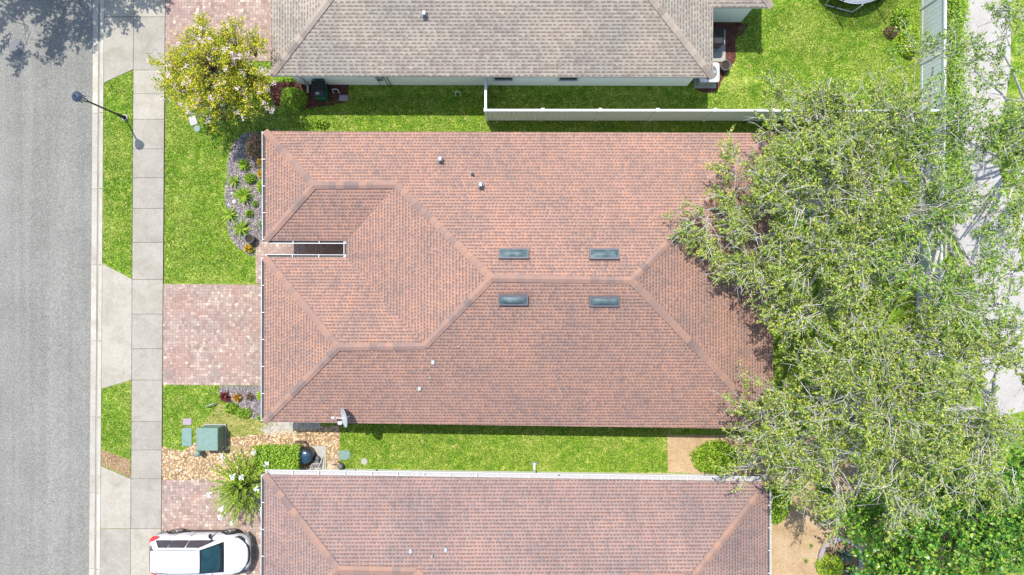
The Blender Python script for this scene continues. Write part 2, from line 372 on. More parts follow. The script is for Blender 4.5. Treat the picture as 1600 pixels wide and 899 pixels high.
def leaf_quads(c, d, l, w, fold=.0):
    """diamond leaves: centre c, direction d, length l, width w (arrays)"""
    n = len(c); r = nrm(RNG.normal(size=(n, 3))); s = nrm(np.cross(d, r)); l = np.broadcast_to(l, n)[:, None]; w = np.broadcast_to(w, n)[:, None]
    V = np.stack([c-d*l/2, c+s*w/2, c+d*l/2, c-s*w/2], 1).reshape(-1, 3)
    return V, np.arange(n*4).reshape(n, 4)
def flat_leaf_quads(c, d, up, l, w):
    n = len(c); s = nrm(np.cross(d, up)); l = np.broadcast_to(l, n)[:, None]; w = np.broadcast_to(w, n)[:, None]
    V = np.stack([c-d*l/2, c+s*w/2-d*l*.05, c+d*l/2, c-s*w/2-d*l*.05], 1).reshape(-1, 3)
    return V, np.arange(n*4).reshape(n, 4)
def prisms(p, q, r0, r1):
    n = len(p); d = nrm(q-p); a = np.where(np.abs(d[:, 2:3]) < .9, np.array([[0, 0, 1.]]), np.array([[1., 0, 0]])); u = nrm(np.cross(d, a)); w = np.cross(d, u)
    r0 = np.broadcast_to(r0, n)[:, None]; r1 = np.broadcast_to(r1, n)[:, None]; A = []; B = []
    for k in range(3):
        t = 2*math.pi*k/3; o = u*math.cos(t)+w*math.sin(t); A.append(p+o*r0); B.append(q+o*r1)
    V = np.stack(A+B, 1).reshape(-1, 3); b = np.arange(n)[:, None]*6
    F = np.concatenate([b+np.array([[0, 1, 4, 3]]), b+np.array([[1, 2, 5, 4]]), b+np.array([[2, 0, 3, 5]])])
    return V, F
def join(parts):
    V = []; F = []; k = 0
    for v, f in parts: V.append(v); F.append(f+k); k += len(v)
    return np.concatenate(V), np.concatenate(F)
def in_poly(x, y, poly):
    r = np.zeros(len(x), bool); n = len(poly)
    for i in range(n):
        x0, y0 = poly[i]; x1, y1 = poly[(i+1) % n]
        c = ((y0 > y) != (y1 > y)) & (x < (x1-x0)*(y-y0)/((y1-y0) or 1e-9)+x0); r ^= c
    return r
def rand_in(poly, dens):
    """random ground points (px polygon -> metres) at dens per m2"""
    w = np.array([P(a, b)[:2] for a, b in poly]); lo, hi = w.min(0), w.max(0)
    n = int(dens*(hi-lo).prod()); p = RNG.uniform(lo, hi, (n, 2))
    return p[in_poly(p[:, 0], p[:, 1], [tuple(q) for q in w])]
def sheet(name, poly, z, mat, jitter=0, kind='structure', thick=0.0):
    pts = []
    n = len(poly)
    for i in range(n):
        a = P(*poly[i], 0); b = P(*poly[(i+1) % n], 0); k = max(1, int((b-a).length/.12)) if jitter else 1
        for j in range(k):
            q = a.lerp(b, j/k)
            if jitter: q += Vector((random.uniform(-1, 1), random.uniform(-1, 1), 0))*jitter
            pts.append((q.x, q.y, z))
    bm = bmesh.new(); vs = [bm.verts.new(p) for p in pts]; f = bm.faces.new(vs)
    if f.normal.z < 0: f.normal_flip()
    bmesh.ops.triangulate(bm, faces=[f]); me = bpy.data.meshes.new(name)
    bm.normal_update(); bm.to_mesh(me); bm.free(); o = link(name, me, mat)
    if kind: tag(o, kind=kind)
    return o
def chips(name, poly, dens, size, mat, z=.012, flat=.5, label=None, cat=None):
    p = rand_in(poly, dens); n = len(p)
    c = np.column_stack([p, z+RNG.uniform(0, .025, n)]); d = RNG.normal(size=(n, 3)); d[:, 2] *= .25; d = nrm(d)
    up = nrm(np.column_stack([RNG.normal(size=(n, 2))*flat, np.ones(n)]))
    l = size*RNG.uniform(.5, 1.4, n)
    V, F = flat_leaf_quads(c, d, up, l, l*.45)
    return tag(np_mesh(name, V, F, mat), label, cat, kind='stuff')

# ---------------------------------------------------------------- terrain, road, kerb
def kx(y): return 163-.0072*y            # back of kerb, px, slightly skewed to the frame
YT, YB = -3200, 4100
def prof_strip(name, cols, mat, ys=(YT, YB), seg=1):
    """cols: list of (offset px from kerb line, z)"""
    V = []; F = []
    for i in range(seg+1):
        y = ys[0]+(ys[1]-ys[0])*i/seg
        for dx, z in cols:
            p = P(kx(y)+dx, y, 0); V.append((p.x, p.y, z))
    n = len(cols)
    for i in range(seg):
        for k in range(n-1): F.append((i*n+k, (i+1)*n+k, (i+1)*n+k+1, i*n+k+1))
    me = bpy.data.meshes.new(name); me.from_pydata(V, [], F); me.update(); return tag(link(name, me, mat), kind='structure')
prof_strip('ground', [(-9000, -.22), (-8, -.22), (-3, 0), (9000, 0)], M['grass'])
prof_strip('road', [(-560, -.15), (-290, -.10), (-19.5, -.155)], M['asphalt'])
prof_strip('gutter_pan', [(-19.5, -.135), (-8.6, -.15)], M['gutter_pan'])
# gutter apron in poured lengths, each with a joint
mb = MB()
ys = list(range(-300, 1200, 119))
for a, b in zip(ys[:-1], ys[1:]):
    for x0, x1, z0, z1 in ((-20, -11.5, -.128, -.128), (-9, -6, -.125, -.02), (-6, 0, -.02, .03)):
        q = [P(kx(a+1)+x0, a+.5), P(kx(b)+x0, b-.3), P(kx(b)+x1, b-.3), P(kx(a+1)+x1, a+.5)]
        zz = (z0, z0, z1, z1); v = [(p.x, p.y, h) for p, h in zip(q, zz)]
        mb.add(v, [(0, 1, 2, 3)])
    q = [P(kx(a+1), a+.5), P(kx(b), b-.3)]; mb.add([(q[0].x, q[0].y, .03), (q[1].x, q[1].y, .03), (q[1].x, q[1].y, -.1), (q[0].x, q[0].y, -.1)], [(0, 1, 2, 3)])
tag(mb.build('kerb', M['kerb']), kind='structure')
# pavement slabs
def sl(y): return 209.5-.0055*y
def sr(y): return 258.5-.0075*y
def slab_mesh(name, quads, mat, z=.03, gap=.5):
    mb = MB()
    for q in quads:
        c = Vector((sum(a for a, b in q)/len(q), sum(b for a, b in q)/len(q)))
        top = []
        for a, b in q:
            d = Vector((a, b))-c; d = d*(1-gap/max(d.length, 1)); top.append(c+d)
        n = len(q); T = [P(a, b) for a, b in top]
        vs = [(p.x, p.y, z) for p in T]+[(p.x, p.y, -.02) for p in T]
        mb.add(vs, [tuple(range(n-1, -1, -1))]+[(i, (i+1) % n, n+(i+1) % n, n+i) for i in range(n)])
    o = mb.build(name, mat); 
    bm = bmesh.new(); bm.from_mesh(o.data); bmesh.ops.recalc_face_normals(bm, faces=bm.faces); bm.to_mesh(o.data); bm.free()
    return tag(o, kind='structure')
js = [-260, -180, -95, -62, 27, 110, 147, 187, 233, 278, 326, 379, 437, 491, 545, 594, 659, 703, 748, 826, 905, 990, 1080, 1160]
sheet('joint_soil', [(sl(-300)-1, -300), (sr(-300)+1, -300), (sr(1200)+1, 1200), (sl(1200)-1, 1200)], .006, M['soil'])
slab_mesh('pavement', [[(sl(a), a), (sr(a), a), (sr(b), b), (sl(b), b)] for a, b in zip(js[:-1], js[1:])], M['concrete'], .034, .36)
ap = []
for (y0a, y0b, y1a, y1b, cuts) in ((-260, -260, 130, 109, [27]), (412, 436, 608, 594, []), (728, 748, 1100, 1100, [826])):
    ysA = [y0a]+cuts+[y1a]; ysB = [y0b]+cuts+[y1b]
    for i in range(len(ysA)-1):
        ap.append([(kx(ysA[i])+.3, ysA[i]), (sl(ysB[i])-.3, ysB[i]), (sl(ysB[i+1])-.3, ysB[i+1]), (kx(ysA[i+1])+.3, ysA[i+1])])
slab_mesh('driveway_apron', ap, M['concrete'], .03)
# paved drives, as raised sheets with an edge course
def paved(name, polys):
    mb = MB()
    for poly in polys:
        T = [P(a, b) for a, b in poly]; n = len(T)
        mb.add([(p.x, p.y, .026) for p in T]+[(p.x, p.y, -.02) for p in T], [tuple(range(n-1, -1, -1))]+[(i, (i+1) % n, n+(i+1) % n, n+i) for i in range(n)])
    return tag(mb.build(name, M['paver']), kind='structure')
paved('driveway', [[(sr(-300)+.6, -300), (436, -300), (432, 96), (sr(96)+.6, 96)],
                   [(sr(444)+.6, 444), (433, 445), (433, 603), (sr(601)+.6, 601)],
                   [(sr(750)+.6, 750), (436, 750), (433, 1150), (sr(1150)+.6, 1150)]])
paved('walkway', [[(400, 378), (560, 378), (560, 408), (433, 408), (433, 444.3), (400, 443)]])
# beds and ground covers
bed1 = [(436, 203), (383, 208), (366, 222), (357, 245), (352, 300), (354, 345), (360, 372), (372, 388), (398, 402), (400, 378), (436, 378)]
bed2 = [(344, 604), (433, 604), (433, 660), (412, 659), (388, 652), (368, 636), (352, 626), (342, 614)]
redbed = [(425, 128), (545, 128), (545, 158), (527, 163), (500, 168), (470, 172), (430, 165), (420, 150)]
rocks = [(254, 698), (285, 706), (303, 692), (345, 684), (380, 682), (415, 678), (467, 670), (531, 664), (531, 740), (420, 742), (415, 751), (253, 750)]
gravel1 = [(1043, 680), (1300, 680), (1345, 745), (1352, 800), (1350, 1000), (1130, 1000), (1130, 742), (1043, 738)]
redbed2 = [(1085, 36), (1172, 36), (1162, 52), (1149, 60), (1150, 84), (1149, 95), (1132, 118), (1120, 142), (1100, 146), (1085, 137)]
stripmulch = [(kx(700)+.5, 703), (185, 712), (203, 719), (205, 747), (159, 727)]
sheet('planting_bed', bed1, .008, M['mulch_base'], .03); sheet('planting_bed', bed2, .008, M['mulch_base'], .03)
sheet('planting_bed', redbed, .008, M['red_base'], .03); sheet('planting_bed', redbed2, .008, M['red_base'], .03)
sheet('pebble_ground', rocks, .008, M['rock_base'], .03); sheet('gravel_yard', gravel1, .010, M['gravel'], .02)
sheet('verge_soil', stripmulch, .008, M['rock_base'], .02)
sheet('dry_turf', [(340, 634), (352, 628), (372, 642), (395, 656), (470, 660), (468, 671), (415, 678), (345, 684), (300, 686), (320, 660)], .006, M['dry_grass'], .05)
sheet('dry_soil', [(420, 662), (470, 652), (500, 652), (500, 670), (468, 674), (425, 681), (405, 672)], .011, M['grey_soil'], .05)
sheet('dry_soil', [(560, 735), (750, 737), (1043, 739), (1043, 744), (560, 741)], .011, M['dry_grass'], .03)
chips('mulch', bed1, 700, .075, M['mulch_grey'], label='grey bark mulch in the long bed beside the front lawn', cat='mulch')
chips('mulch', bed2, 700, .075, M['mulch_grey'], label='grey bark mulch in the small bed below the brick driveway', cat='mulch')
chips('mulch', redbed, 900, .045, M['mulch_red'], label='dark red mulch around the bin below the grey roof', cat='mulch')
chips('mulch', redbed2, 700, .045, M['mulch_red'], label='dark red mulch behind the grey roofed house patio', cat='mulch')
chips('wood_chips', stripmulch, 700, .06, M['mulch_tan'], label='tan chips at the tip of the kerbside grass strip', cat='chips')
chips('gravel', gravel1, 300, .04, M['mulch_tan'], label='loose tan gravel in the yard behind the lower house', cat='gravel')
def pebbles(name, poly, dens, size, mat, label):
    p = rand_in(poly, dens); n = len(p); s = size*RNG.uniform(.5, 1.5, n); a = RNG.uniform(0, 6.28, n)
    base = np.array([[1, 0, 0], [.4, .7, 0], [-.5, .65, 0], [-1, 0, 0], [-.4, -.7, 0], [.5, -.65, 0]])
    ca, sa = np.cos(a), np.sin(a); V = []
    for k, (sc_, z) in enumerate(((1, 0), (.62, .45))):
        b = base*sc_; X = b[None, :, 0]*s[:, None]; Y = b[None, :, 1]*s[:, None]
        V.append(np.stack([p[:, :1]+X*ca[:, None]-Y*sa[:, None], p[:, 1:]+X*sa[:, None]+Y*ca[:, None], np.broadcast_to(.008+z*s[:, None], X.shape)], -1))
    V = np.concatenate(V, 1).reshape(-1, 3); b = np.arange(n)[:, None]*12; F = []
    for k in range(6): F.append(b+np.array([[k, (k+1) % 6, 6+(k+1) % 6, 6+k]]))
    F.append(b+np.array([[6, 7, 8, 9]])); F.append(b+np.array([[6, 9, 10, 11]]))
    return tag(np_mesh(name, V, np.concatenate(F), mat), label, 'pebbles', kind='stuff')
pebbles('pebbles', rocks, 190, .041, M['rock'], 'tan river stones between the driveways and the lower house')
# far side beyond the back fence
sheet('path', [(1517, -400), (1590, -400), (1578, 120), (1560, 200), (1560, 260), (1600, 420), (1605, 640), (1540, 660), (1525, 450), (1478, 330), (1478, 200), (1500, 60), (1512, 10)], .02, M['far_concrete'])
sheet('path_soil', [(1483, -200), (1512, -200), (1498, 60), (1476, 330), (1465, 640), (1440, 640), (1470, 300)], .007, M['dry_grass'], .05)

# ---------------------------------------------------------------- grass blades
lawns = [([(kx(130)+1, 131), (208, 111), (207, 431), (kx(411)+1, 411)], 1.0), ([(kx(608)+1, 609), (205, 596), (204, 718), (160, 702)], 1.0),
         ([(259, 97), (420, 97), (425, 165), (440, 180), (560, 200), (436, 203), (380, 208), (364, 222), (355, 245), (350, 300), (352, 345), (358, 374), (371, 391), (398, 404), (399, 442), (257, 442)], 1.0),
         ([(256, 603), (343, 603), (352, 628), (395, 657), (440, 664), (380, 681), (303, 690), (285, 704), (255, 697)], 1.0),
         ([(545, 150), (1100, 150), (1195, 130), (1150, 90), (1150, 55), (1165, 20), (1437, -40), (1437, 240), (545, 240), (440, 180), (470, 172)], .9),
         ([(532, 650), (1043, 655), (1043, 737), (532, 735)], 1.0), ([(1150, 240), (1437, 240), (1432, 680), (1130, 680)], .35)]
parts = []
for poly, k in lawns:
    p = rand_in(poly, 1300*k); q_ = np.sin(p[:, 0]*1.9+np.sin(p[:, 1]*1.3)*1.7)*np.sin(p[:, 1]*2.3+np.sin(p[:, 0]*1.1)*2.1)+.5*np.sin(p[:, 0]*7.1+p[:, 1]*3.3)*np.sin(p[:, 1]*6.3-p[:, 0]*2.9)
    p = p[RNG.random(len(p)) < .72+.3*q_]; n = len(p)
    h = RNG.uniform(.018, .05, n); tx = p+RNG.normal(size=(n, 2))*.022; a = RNG.uniform(0, 6.28, n); w = RNG.uniform(.008, .019, n)
    e = np.column_stack([np.cos(a)*w, np.sin(a)*w])
    V = np.stack([np.column_stack([p-e, np.zeros(n)]), np.column_stack([p+e, np.zeros(n)]), np.column_stack([tx+e*.5, h]), np.column_stack([tx-e*.5, h])], 1).reshape(-1, 3)
    parts.append((V, np.arange(4*n).reshape(n, 4)))
V, F = join(parts)
tag(np_mesh('grass', V, F, M['blades']), 'short green lawn grass blades around the houses', 'grass', kind='stuff')

# ---------------------------------------------------------------- houses
EZ = 2.7
def roof_obj(parent, verts, faces, mat, eave_loop, name='roof'):
    """verts: dict name->Vector; faces: list of (names, downslope xy); eave_loop: ordered names around the eaves"""
    bm = bmesh.new(); uvl = bm.loops.layers.uv.new('UVMap'); off = parent_loc(parent)
    mat_i = 0
    vv = {k: bm.verts.new(v-off) for k, v in verts.items()}
    for names, dn in faces:
        f = bm.faces.new([vv[n] for n in names]); f.normal_update()
        if f.normal.z < 0: f.normal_flip()
        dn = Vector((dn[0], dn[1], 0)); ud = Vector((-dn.y, dn.x, 0))
        for lp in f.loops:
            w = lp.vert.co+off; lp[uvl].uv = (w.dot(ud)+37, -w.dot(dn)*1.083+37)
    n = len(eave_loop); d = Vector((0, 0, -.035))
    low = [bm.verts.new(vv[k].co+d) for k in eave_loop]
    for i in range(n):
        bm.faces.new([vv[eave_loop[i]], vv[eave_loop[(i+1) % n]], low[(i+1) % n], low[i]])
    bmesh.ops.triangulate(bm, faces=[f for f in bm.faces if len(f.verts) > 4])
    me = bpy.data.meshes.new(name); bm.normal_update(); bm.to_mesh(me); bm.free()
    return link(name, me, mat, parent)
def inset_loop(loop, d):
    """shrink a closed CCW/CW xy loop inwards by d"""
    n = len(loop); area = sum(loop[i].x*loop[(i+1) % n].y-loop[(i+1) % n].x*loop[i].y for i in range(n)); sg = 1 if area > 0 else -1; out = []
    for i in range(n):
        a, b, c = loop[i-1], loop[i], loop[(i+1) % n]
        d1 = (b-a).to_2d().normalized(); d2 = (c-b).to_2d().normalized()
        n1 = Vector((-d1.y, d1.x))*sg; n2 = Vector((-d2.y, d2.x))*sg
        k = n1+n2; k = k/max(k.dot(n1), .2); out.append(Vector((b.x+k.x*d, b.y+k.y*d, b.z)))
    return out
def eaves_and_walls(parent, loop, wallmat, fascia='white'):
    n = len(loop)
    # fascia board just under the shingles
    mb = MB(); o = inset_loop(loop, .03); i2 = inset_loop(loop, .06)
    for i in range(n):
        j = (i+1) % n
        t0, t1 = o[i].copy(), o[j].copy(); b0, b1 = t0+Vector((0, 0, -.2)), t1+Vector((0, 0, -.2)); t0.z -= .037; t1.z -= .037
        c0, c1 = i2[i].copy(), i2[j].copy(); c0.z -= .037; c1.z -= .037; e0, e1 = c0+Vector((0, 0, -.163)), c1+Vector((0, 0, -.163))
        mb.add([t0, t1, b1, b0, c0, c1, e1, e0], [(0, 1, 2, 3), (4, 7, 6, 5), (0, 4, 5, 1), (3, 2, 6, 7)])
    mb.build('fascia', M[fascia], parent)
    w = inset_loop(loop, .42); mb = MB()
    s0 = inset_loop(loop, .062)
    for i in range(n):                                   # soffit ring
        j = (i+1) % n; q = [Vector((a.x, a.y, EZ-.19)) for a in (s0[i], s0[j], w[j], w[i])]; mb.add(q, [(0, 1, 2, 3)])
    mb.build('soffit', M['white'], parent)
    mb = MB()
    wi = inset_loop(loop, .6)
    for i in range(n):
        j = (i+1) % n
        mb.add([Vector((a.x, a.y, z)) for a, z in ((w[i], 0), (w[j], 0), (w[j], EZ-.192), (w[i], EZ-.192))], [(0, 1, 2, 3)])
        mb.add([Vector((a.x, a.y, z)) for a, z in ((wi[i], 0), (wi[j], 0), (wi[j], EZ-.192), (wi[i], EZ-.192))], [(0, 1, 2, 3)])
    mb.build('wall', wallmat, parent)
    return w
def caps(parent, lines, mat, w=.155, name='ridge_cap', lift=.045):
    """overlapping cap shingles folded over every ridge and hip: (a, b, nl, nr) with side directions"""
    mb = MB()
    for a, b, s1, s2 in lines:
        d = b-a; L = d.length; d = d/L; n = max(1, int(L/.3)); st = L/n
        def side(s):
            s = Vector((s[0], s[1], 0)); s = s.normalized()
            v = Vector((s.x, s.y, -.4167)); v = v-d*v.dot(d); return v.normalized()
        l, r = side(s1), side(s2)
        up = Vector((0, 0, 1))
        for i in range(n):
            p = a+d*(st*i); q = a+d*(st*(i+1)+.03)
            z0 = up*lift; z1 = up*lift*.72
            vs = [p+l*w+z0, p+z0+up*.012, p+r*w+z0, q+l*w+z1, q+z1+up*.012, q+r*w+z1]
            dd = [v-up*.03 for v in vs]
            mb.add(vs+dd, [(0, 1, 4, 3), (1, 2, 5, 4), (3, 4, 10, 9), (4, 5, 11, 10), (1, 0, 6, 7), (2, 1, 7, 8), (0, 3, 9, 6), (5, 2, 8, 11)])
    return mb.build(name, mat, parent)
def gutter(parent, a, b, inward, name='gutter', hang=1.0, gapw=.15, litter='litter'):
    """open K gutter along a->b; inward = xy unit pointing to the roof"""
    mb = MB(); inw = Vector((inward[0], inward[1], 0)); d = (b-a).normalized()
    z = EZ-.045
    prof = [(0.004, -.1), (.0, .0), (-.018, .0), (-.018, -.006), (-.006, -.012), (-.012, -.1), (-gapw, -.1), (-gapw, -.03)]
    prof = [(-.0, -.03), (-.0, -.1), (-gapw+.03, -.105), (-gapw, -.045), (-gapw, 0), (-gapw+.022, 0), (-gapw+.022, -.012), (-gapw+.008, -.012), (-gapw+.008, -.045), (-gapw+.035, -.095), (-.008, -.09), (-.008, -.03)]
    vs = []
    for p in (a, b):
        for o, h in prof: vs.append(Vector((p.x, p.y, z+h))+inw*o)
    n = len(prof); mb.add(vs, [(i, (i+1) % n, n+(i+1) % n, n+i) for i in range(n)]+[tuple(range(n)), tuple(range(2*n-1, n-1, -1))])
    o = mb.build(name, M['white'], parent)
    L = (b-a).length; k = max(1, int(L/hang))
    for i in range(k+1):
        p = a+d*(.05+(L-.1)*i/k); rz = math.atan2(inw.y, inw.x); mb = MB()
        mb.box(Vector((p.x, p.y, z-.001))-inw*(gapw/2-.02), (gapw+.05, .03, .008), rz); mb.build('hanger', M['white'], o)
    mb = MB(); mid = Vector((0, 0, z-.088))                       # leaf litter lying in the trough
    vs = []
    for p in (a+d*.02, b-d*.02):
        for o2 in (-.012, -gapw+.037): vs.append(Vector((p.x, p.y, z-.085))+inw*o2)
    mb.add(vs, [(0, 1, 3, 2)]); mb.build('leaf_litter', M[litter], o)
    return o
def roof_z(Z, s): return Z+.4167*s
def vent(parent, px, py, z, r=.07, h=.28, kind='pipe', slope=(0, 1)):
    """plumbing vent pipe with flashing or square exhaust cap, on the roof surface at pixel px,py"""
    c = P(px, py, z); mb = MB()
    if kind == 'pipe':
        mb.lathe(c, [(r*2.0, -.02), (r*1.9, .012), (r*1.05, .03), (r, .05), (r, h), (r*.8, h+.01), (r*.75, h-.06), (0.001, h-.06)], 14)
        mb.build('vent_pipe', M['galv'], parent)
    else:
        mb.box(c+Vector((0, 0, .0)), (.20, .24, .05)); v = mb.build('exhaust_vent', M['lead'], parent)
        mb = MB(); mb.rbox(c+Vector((0, 0, .03)), (.13, .17, .13), .03); mb.build('cap', M['galv'], v)

# ---- main house
mainp = P(800, 440)
house = empty('house', (mainp.x, mainp.y, 0), 'terracotta shingle roofed house in the middle with four skylights', 'house')
V = dict(nw=P(414, 205, EZ), nsw=P(414.5, 376, EZ), nne=P(541, 376.5, EZ), nse=P(541, 402.5, EZ), snw=P(413, 402, EZ), sw=P(412.5, 659.5, EZ),
         se=P(1208, 671, EZ), ne=P(1208, 208, EZ), na=P(490, 290, 3.65), nj=P(620, 289, 3.65), sa=P(528, 543, 4.14), sj=P(663, 541, 4.14),
         r1=P(768, 435, 5.29), r2=P(987, 438, 5.29))
faces = [(('nw', 'na', 'nj', 'r1', 'r2', 'ne'), (0, 1)), (('nw', 'nsw', 'na'), (-1, 0)), (('nsw', 'nne', 'nj', 'na'), (0, -1)),
         (('nne', 'nse', 'sj', 'r1', 'nj'), (-1, 0)), (('snw', 'sa', 'sj', 'nse'), (0, 1)), (('snw', 'sw', 'sa'), (-1, 0)),
         (('sw', 'se', 'r2', 'r1', 'sj', 'sa'), (0, -1)), (('se', 'ne', 'r2'), (1, 0))]
loopn = ['nw', 'nsw', 'nne', 'nse', 'snw', 'sw', 'se', 'ne']
roof_obj(house, V, faces, M['roof_terra'], loopn)
loopv = [V[k] for k in loopn]
eaves_and_walls(house, loopv, M['wall_beige'])
N_, S_, E_, W_ = (0, 1), (0, -1), (1, 0), (-1, 0)
caps(house, [(V['na'], V['nj'], N_, S_), (V['nw'], V['na'], N_, W_), (V['nsw'], V['na'], W_, S_), (V['r1'], V['nj'], N_, W_), (V['r1'], V['r2'], N_, S_),
             (V['sj'], V['r1'], W_, S_), (V['sa'], V['sj'], N_, S_), (V['snw'], V['sa'], N_, W_), (V['sw'], V['sa'], W_, S_), (V['ne'], V['r2'], N_, E_), (V['se'], V['r2'], E_, S_)], M['cap_terra'])
gutter(house, V['nw']+Vector((0, 0, 0)), V['nsw'], (1, 0)); gutter(house, V['nsw']+Vector((0, -.0, 0)), V['nne'], (0, 1), hang=1.05, gapw=.12)
gutter(house, V['nse'], V['nne'], (1, 0), hang=.4, gapw=.12); gutter(house, V['snw'], V['nse'], (0, -1), hang=1.05, gapw=.12); gutter(house, V['sw'], V['snw'], (1, 0))
for (x0, x1, y0, y1) in ((779, 826, 389, 405), (921, 968, 389, 406), (779, 825, 461, 477), (921, 968, 463, 479)):
    sgn = 1 if y0 < 435 else -1
    # lay the curb on the slope
    cx, cy = (x0+x1)/2, (y0+y1)/2
    ry = P(800, 436, 5.29).y; z = 5.0
    for _ in range(6): z = 5.29-.4167*abs(P(cx, cy, z+.1).y-ry)
    c = P(cx, cy, z+.1); w = (x1-x0)/S*(1-z/H); l = (y1-y0)/S*(1-z/H)*1.05
    e = empty('skylight', (c.x, c.y, c.z), None, None); del_keys = [k for k in e.keys()]
    e.parent = house; e.location = e.location-house.location
    m3 = Matrix.Rotation(math.atan(-.4167)*sgn, 3, 'X')
    def tilt(mb): mb.v = [tuple(m3@Vector(v)) for v in mb.v]; return mb
    mb = MB(); hw, hl = w/2, l/2
    for (a, b, sx, sy) in ((0, hl-.03, w, .06), (0, -hl+.03, w, .06), (hw-.03, 0, .06, l-.12), (-hw+.03, 0, .06, l-.12)): mb.box((a, b, -.03), (sx, sy, .17))
    tilt(mb).build('frame', M['lead'], e, local=(0, 0, 0))
    mb = MB(); nx, ny = 8, 5; vs = []
    for j in range(ny+1):
        for i in range(nx+1):
            u, v = i/nx*2-1, j/ny*2-1; vs.append((u*(hw-.055), v*(hl-.055), .03+.09*(1-abs(u)**4)*(1-v*v)))
    mb.add(vs, [(j*(nx+1)+i, j*(nx+1)+i+1, (j+1)*(nx+1)+i+1, (j+1)*(nx+1)+i) for j in range(ny) for i in range(nx)], True)
    tilt(mb).build('dome', M['sky_glass'], e, local=(0, 0, 0))
for a in ((688, 249, 3.45, 'cap'), (751, 289, 3.95, 'cap'), (677, 566, 3.75, 'cap'), (656, 607, 3.3, 'cap')): vent(house, a[0], a[1], a[2], kind=a[3])
for a in ((737, 270, 3.65), (716.5, 541, 4.0), (673.5, 589.5, 3.45)): vent(house, *a, r=.04, h=.22)

# ---- lower house
lp = P(800, 830); house2 = empty('house', (lp.x, lp.y, 0), 'neighbouring house along the bottom edge with stained pinkish brown roof', 'house')
a, b = P(413, 742, EZ), P(1200, 753, EZ)
V2 = dict(nw=a, ne=b, aw=P(528, 890, 4.14), ae=P(1083, 903, 4.14), sw2=Vector((a.x-.03, -14.77, EZ)), se2=Vector((b.x, -14.95, EZ)))
V2.update(j1=Vector((-3.84, V2['aw'].y-.06, 4.14)), j2=Vector((4.74, V2['ae'].y+.06, 4.14)), m1=Vector((-1.65, -13.6, 5.05)), m2=Vector((2.55, -13.65, 5.05)),
          n1=Vector((-7.3, -14.78, EZ)), n2=Vector((8.2, -14.93, EZ)), s1=Vector((-7.3, -19.2, EZ)), s2=Vector((8.2, -19.3, EZ)))
f2 = [(('nw', 'aw', 'j1', 'm1', 'm2', 'j2', 'ae', 'ne'), N_), (('nw', 'sw2', 'aw'), W_), (('sw2', 'n1', 'j1', 'aw'), S_), (('n1', 's1', 'm1', 'j1'), W_),
      (('s1', 's2', 'm2', 'm1'), S_), (('s2', 'n2', 'j2', 'm2'), E_), (('n2', 'se2', 'ae', 'j2'), S_), (('se2', 'ne', 'ae'), E_)]
ln2 = ['nw', 'sw2', 'n1', 's1', 's2', 'n2', 'se2', 'ne']
roof_obj(house2, V2, f2, M['roof_terra2'], ln2)
eaves_and_walls(house2, [V2[k] for k in ln2], M['wall_white'])
caps(house2, [(V2['nw'], V2['aw'], N_, W_), (V2['sw2'], V2['aw'], W_, S_), (V2['aw'], V2['j1'], N_, S_), (V2['j1'], V2['m1'], N_, W_), (V2['m1'], V2['m2'], N_, S_),
              (V2['j2'], V2['m2'], N_, E_), (V2['ae'], V2['j2'], N_, S_), (V2['ne'], V2['ae'], N_, E_), (V2['se2'], V2['ae'], E_, S_)], M['cap_terra'])
gutter(house2, V2['nw'], V2['ne'], (0, -1), hang=1.1, gapw=.20, litter='stone_white'); gutter(house2, V2['sw2'], V2['nw'], (1, 0)); gutter(house2, V2['ne'], V2['se2'], (-1, 0), hang=.9)
vent(house2, 642, 860, 3.75, kind='cap'); vent(house2, 697, 858, 3.75, kind='cap'); vent(house2, 676, 866, 3.8, r=.04, h=.3)
# downspout on its north wall with a green splash extension
mb = MB(); d0 = P(838, 745, EZ-.1); d1 = Vector((d0.x, -8.4, .25)); y0 = -8.28
mb.box((d0.x, -8.36, 1.35), (.085, .07, 2.4)); mb.box((d0.x, -8.2, .14), (.085, .36, .07)); mb.build('downspout', M['white'], house2)
mb = MB(); q = P(837, 724.5); mb.box((d0.x, (q.y-8.1)/2+.02, .06), (.26, abs(q.y+8.1)+.1, .07), 0, 1.0); ds = mb.build('splash_block', M['green_lid'])
tag(ds, 'pale green splash block at the foot of the white downspout', 'splash block')
mb = MB(); mb.box(V2['nw']+Vector((5.2+7.2, -.02, -.04)), (.05, .05, .02)); mb.build('strainer', M['dark'], house2)
for px in (548, 582):
    c = P(px, 737, 1.2); mb = MB(); mb.tube([Vector((c.x, -8.33, .2)), Vector((c.x, -8.33, 2.2))], .03, 6); mb.build('conduit', M['grey_metal'] if px == 548 else M['black_metal'], house2)
mb = MB(); mb.rbox((P(566, 737, 1.2).x, -8.38, 1.1), (.3, .16, .4), .02); mb.build('meter_box', M['grey_metal'], house2)

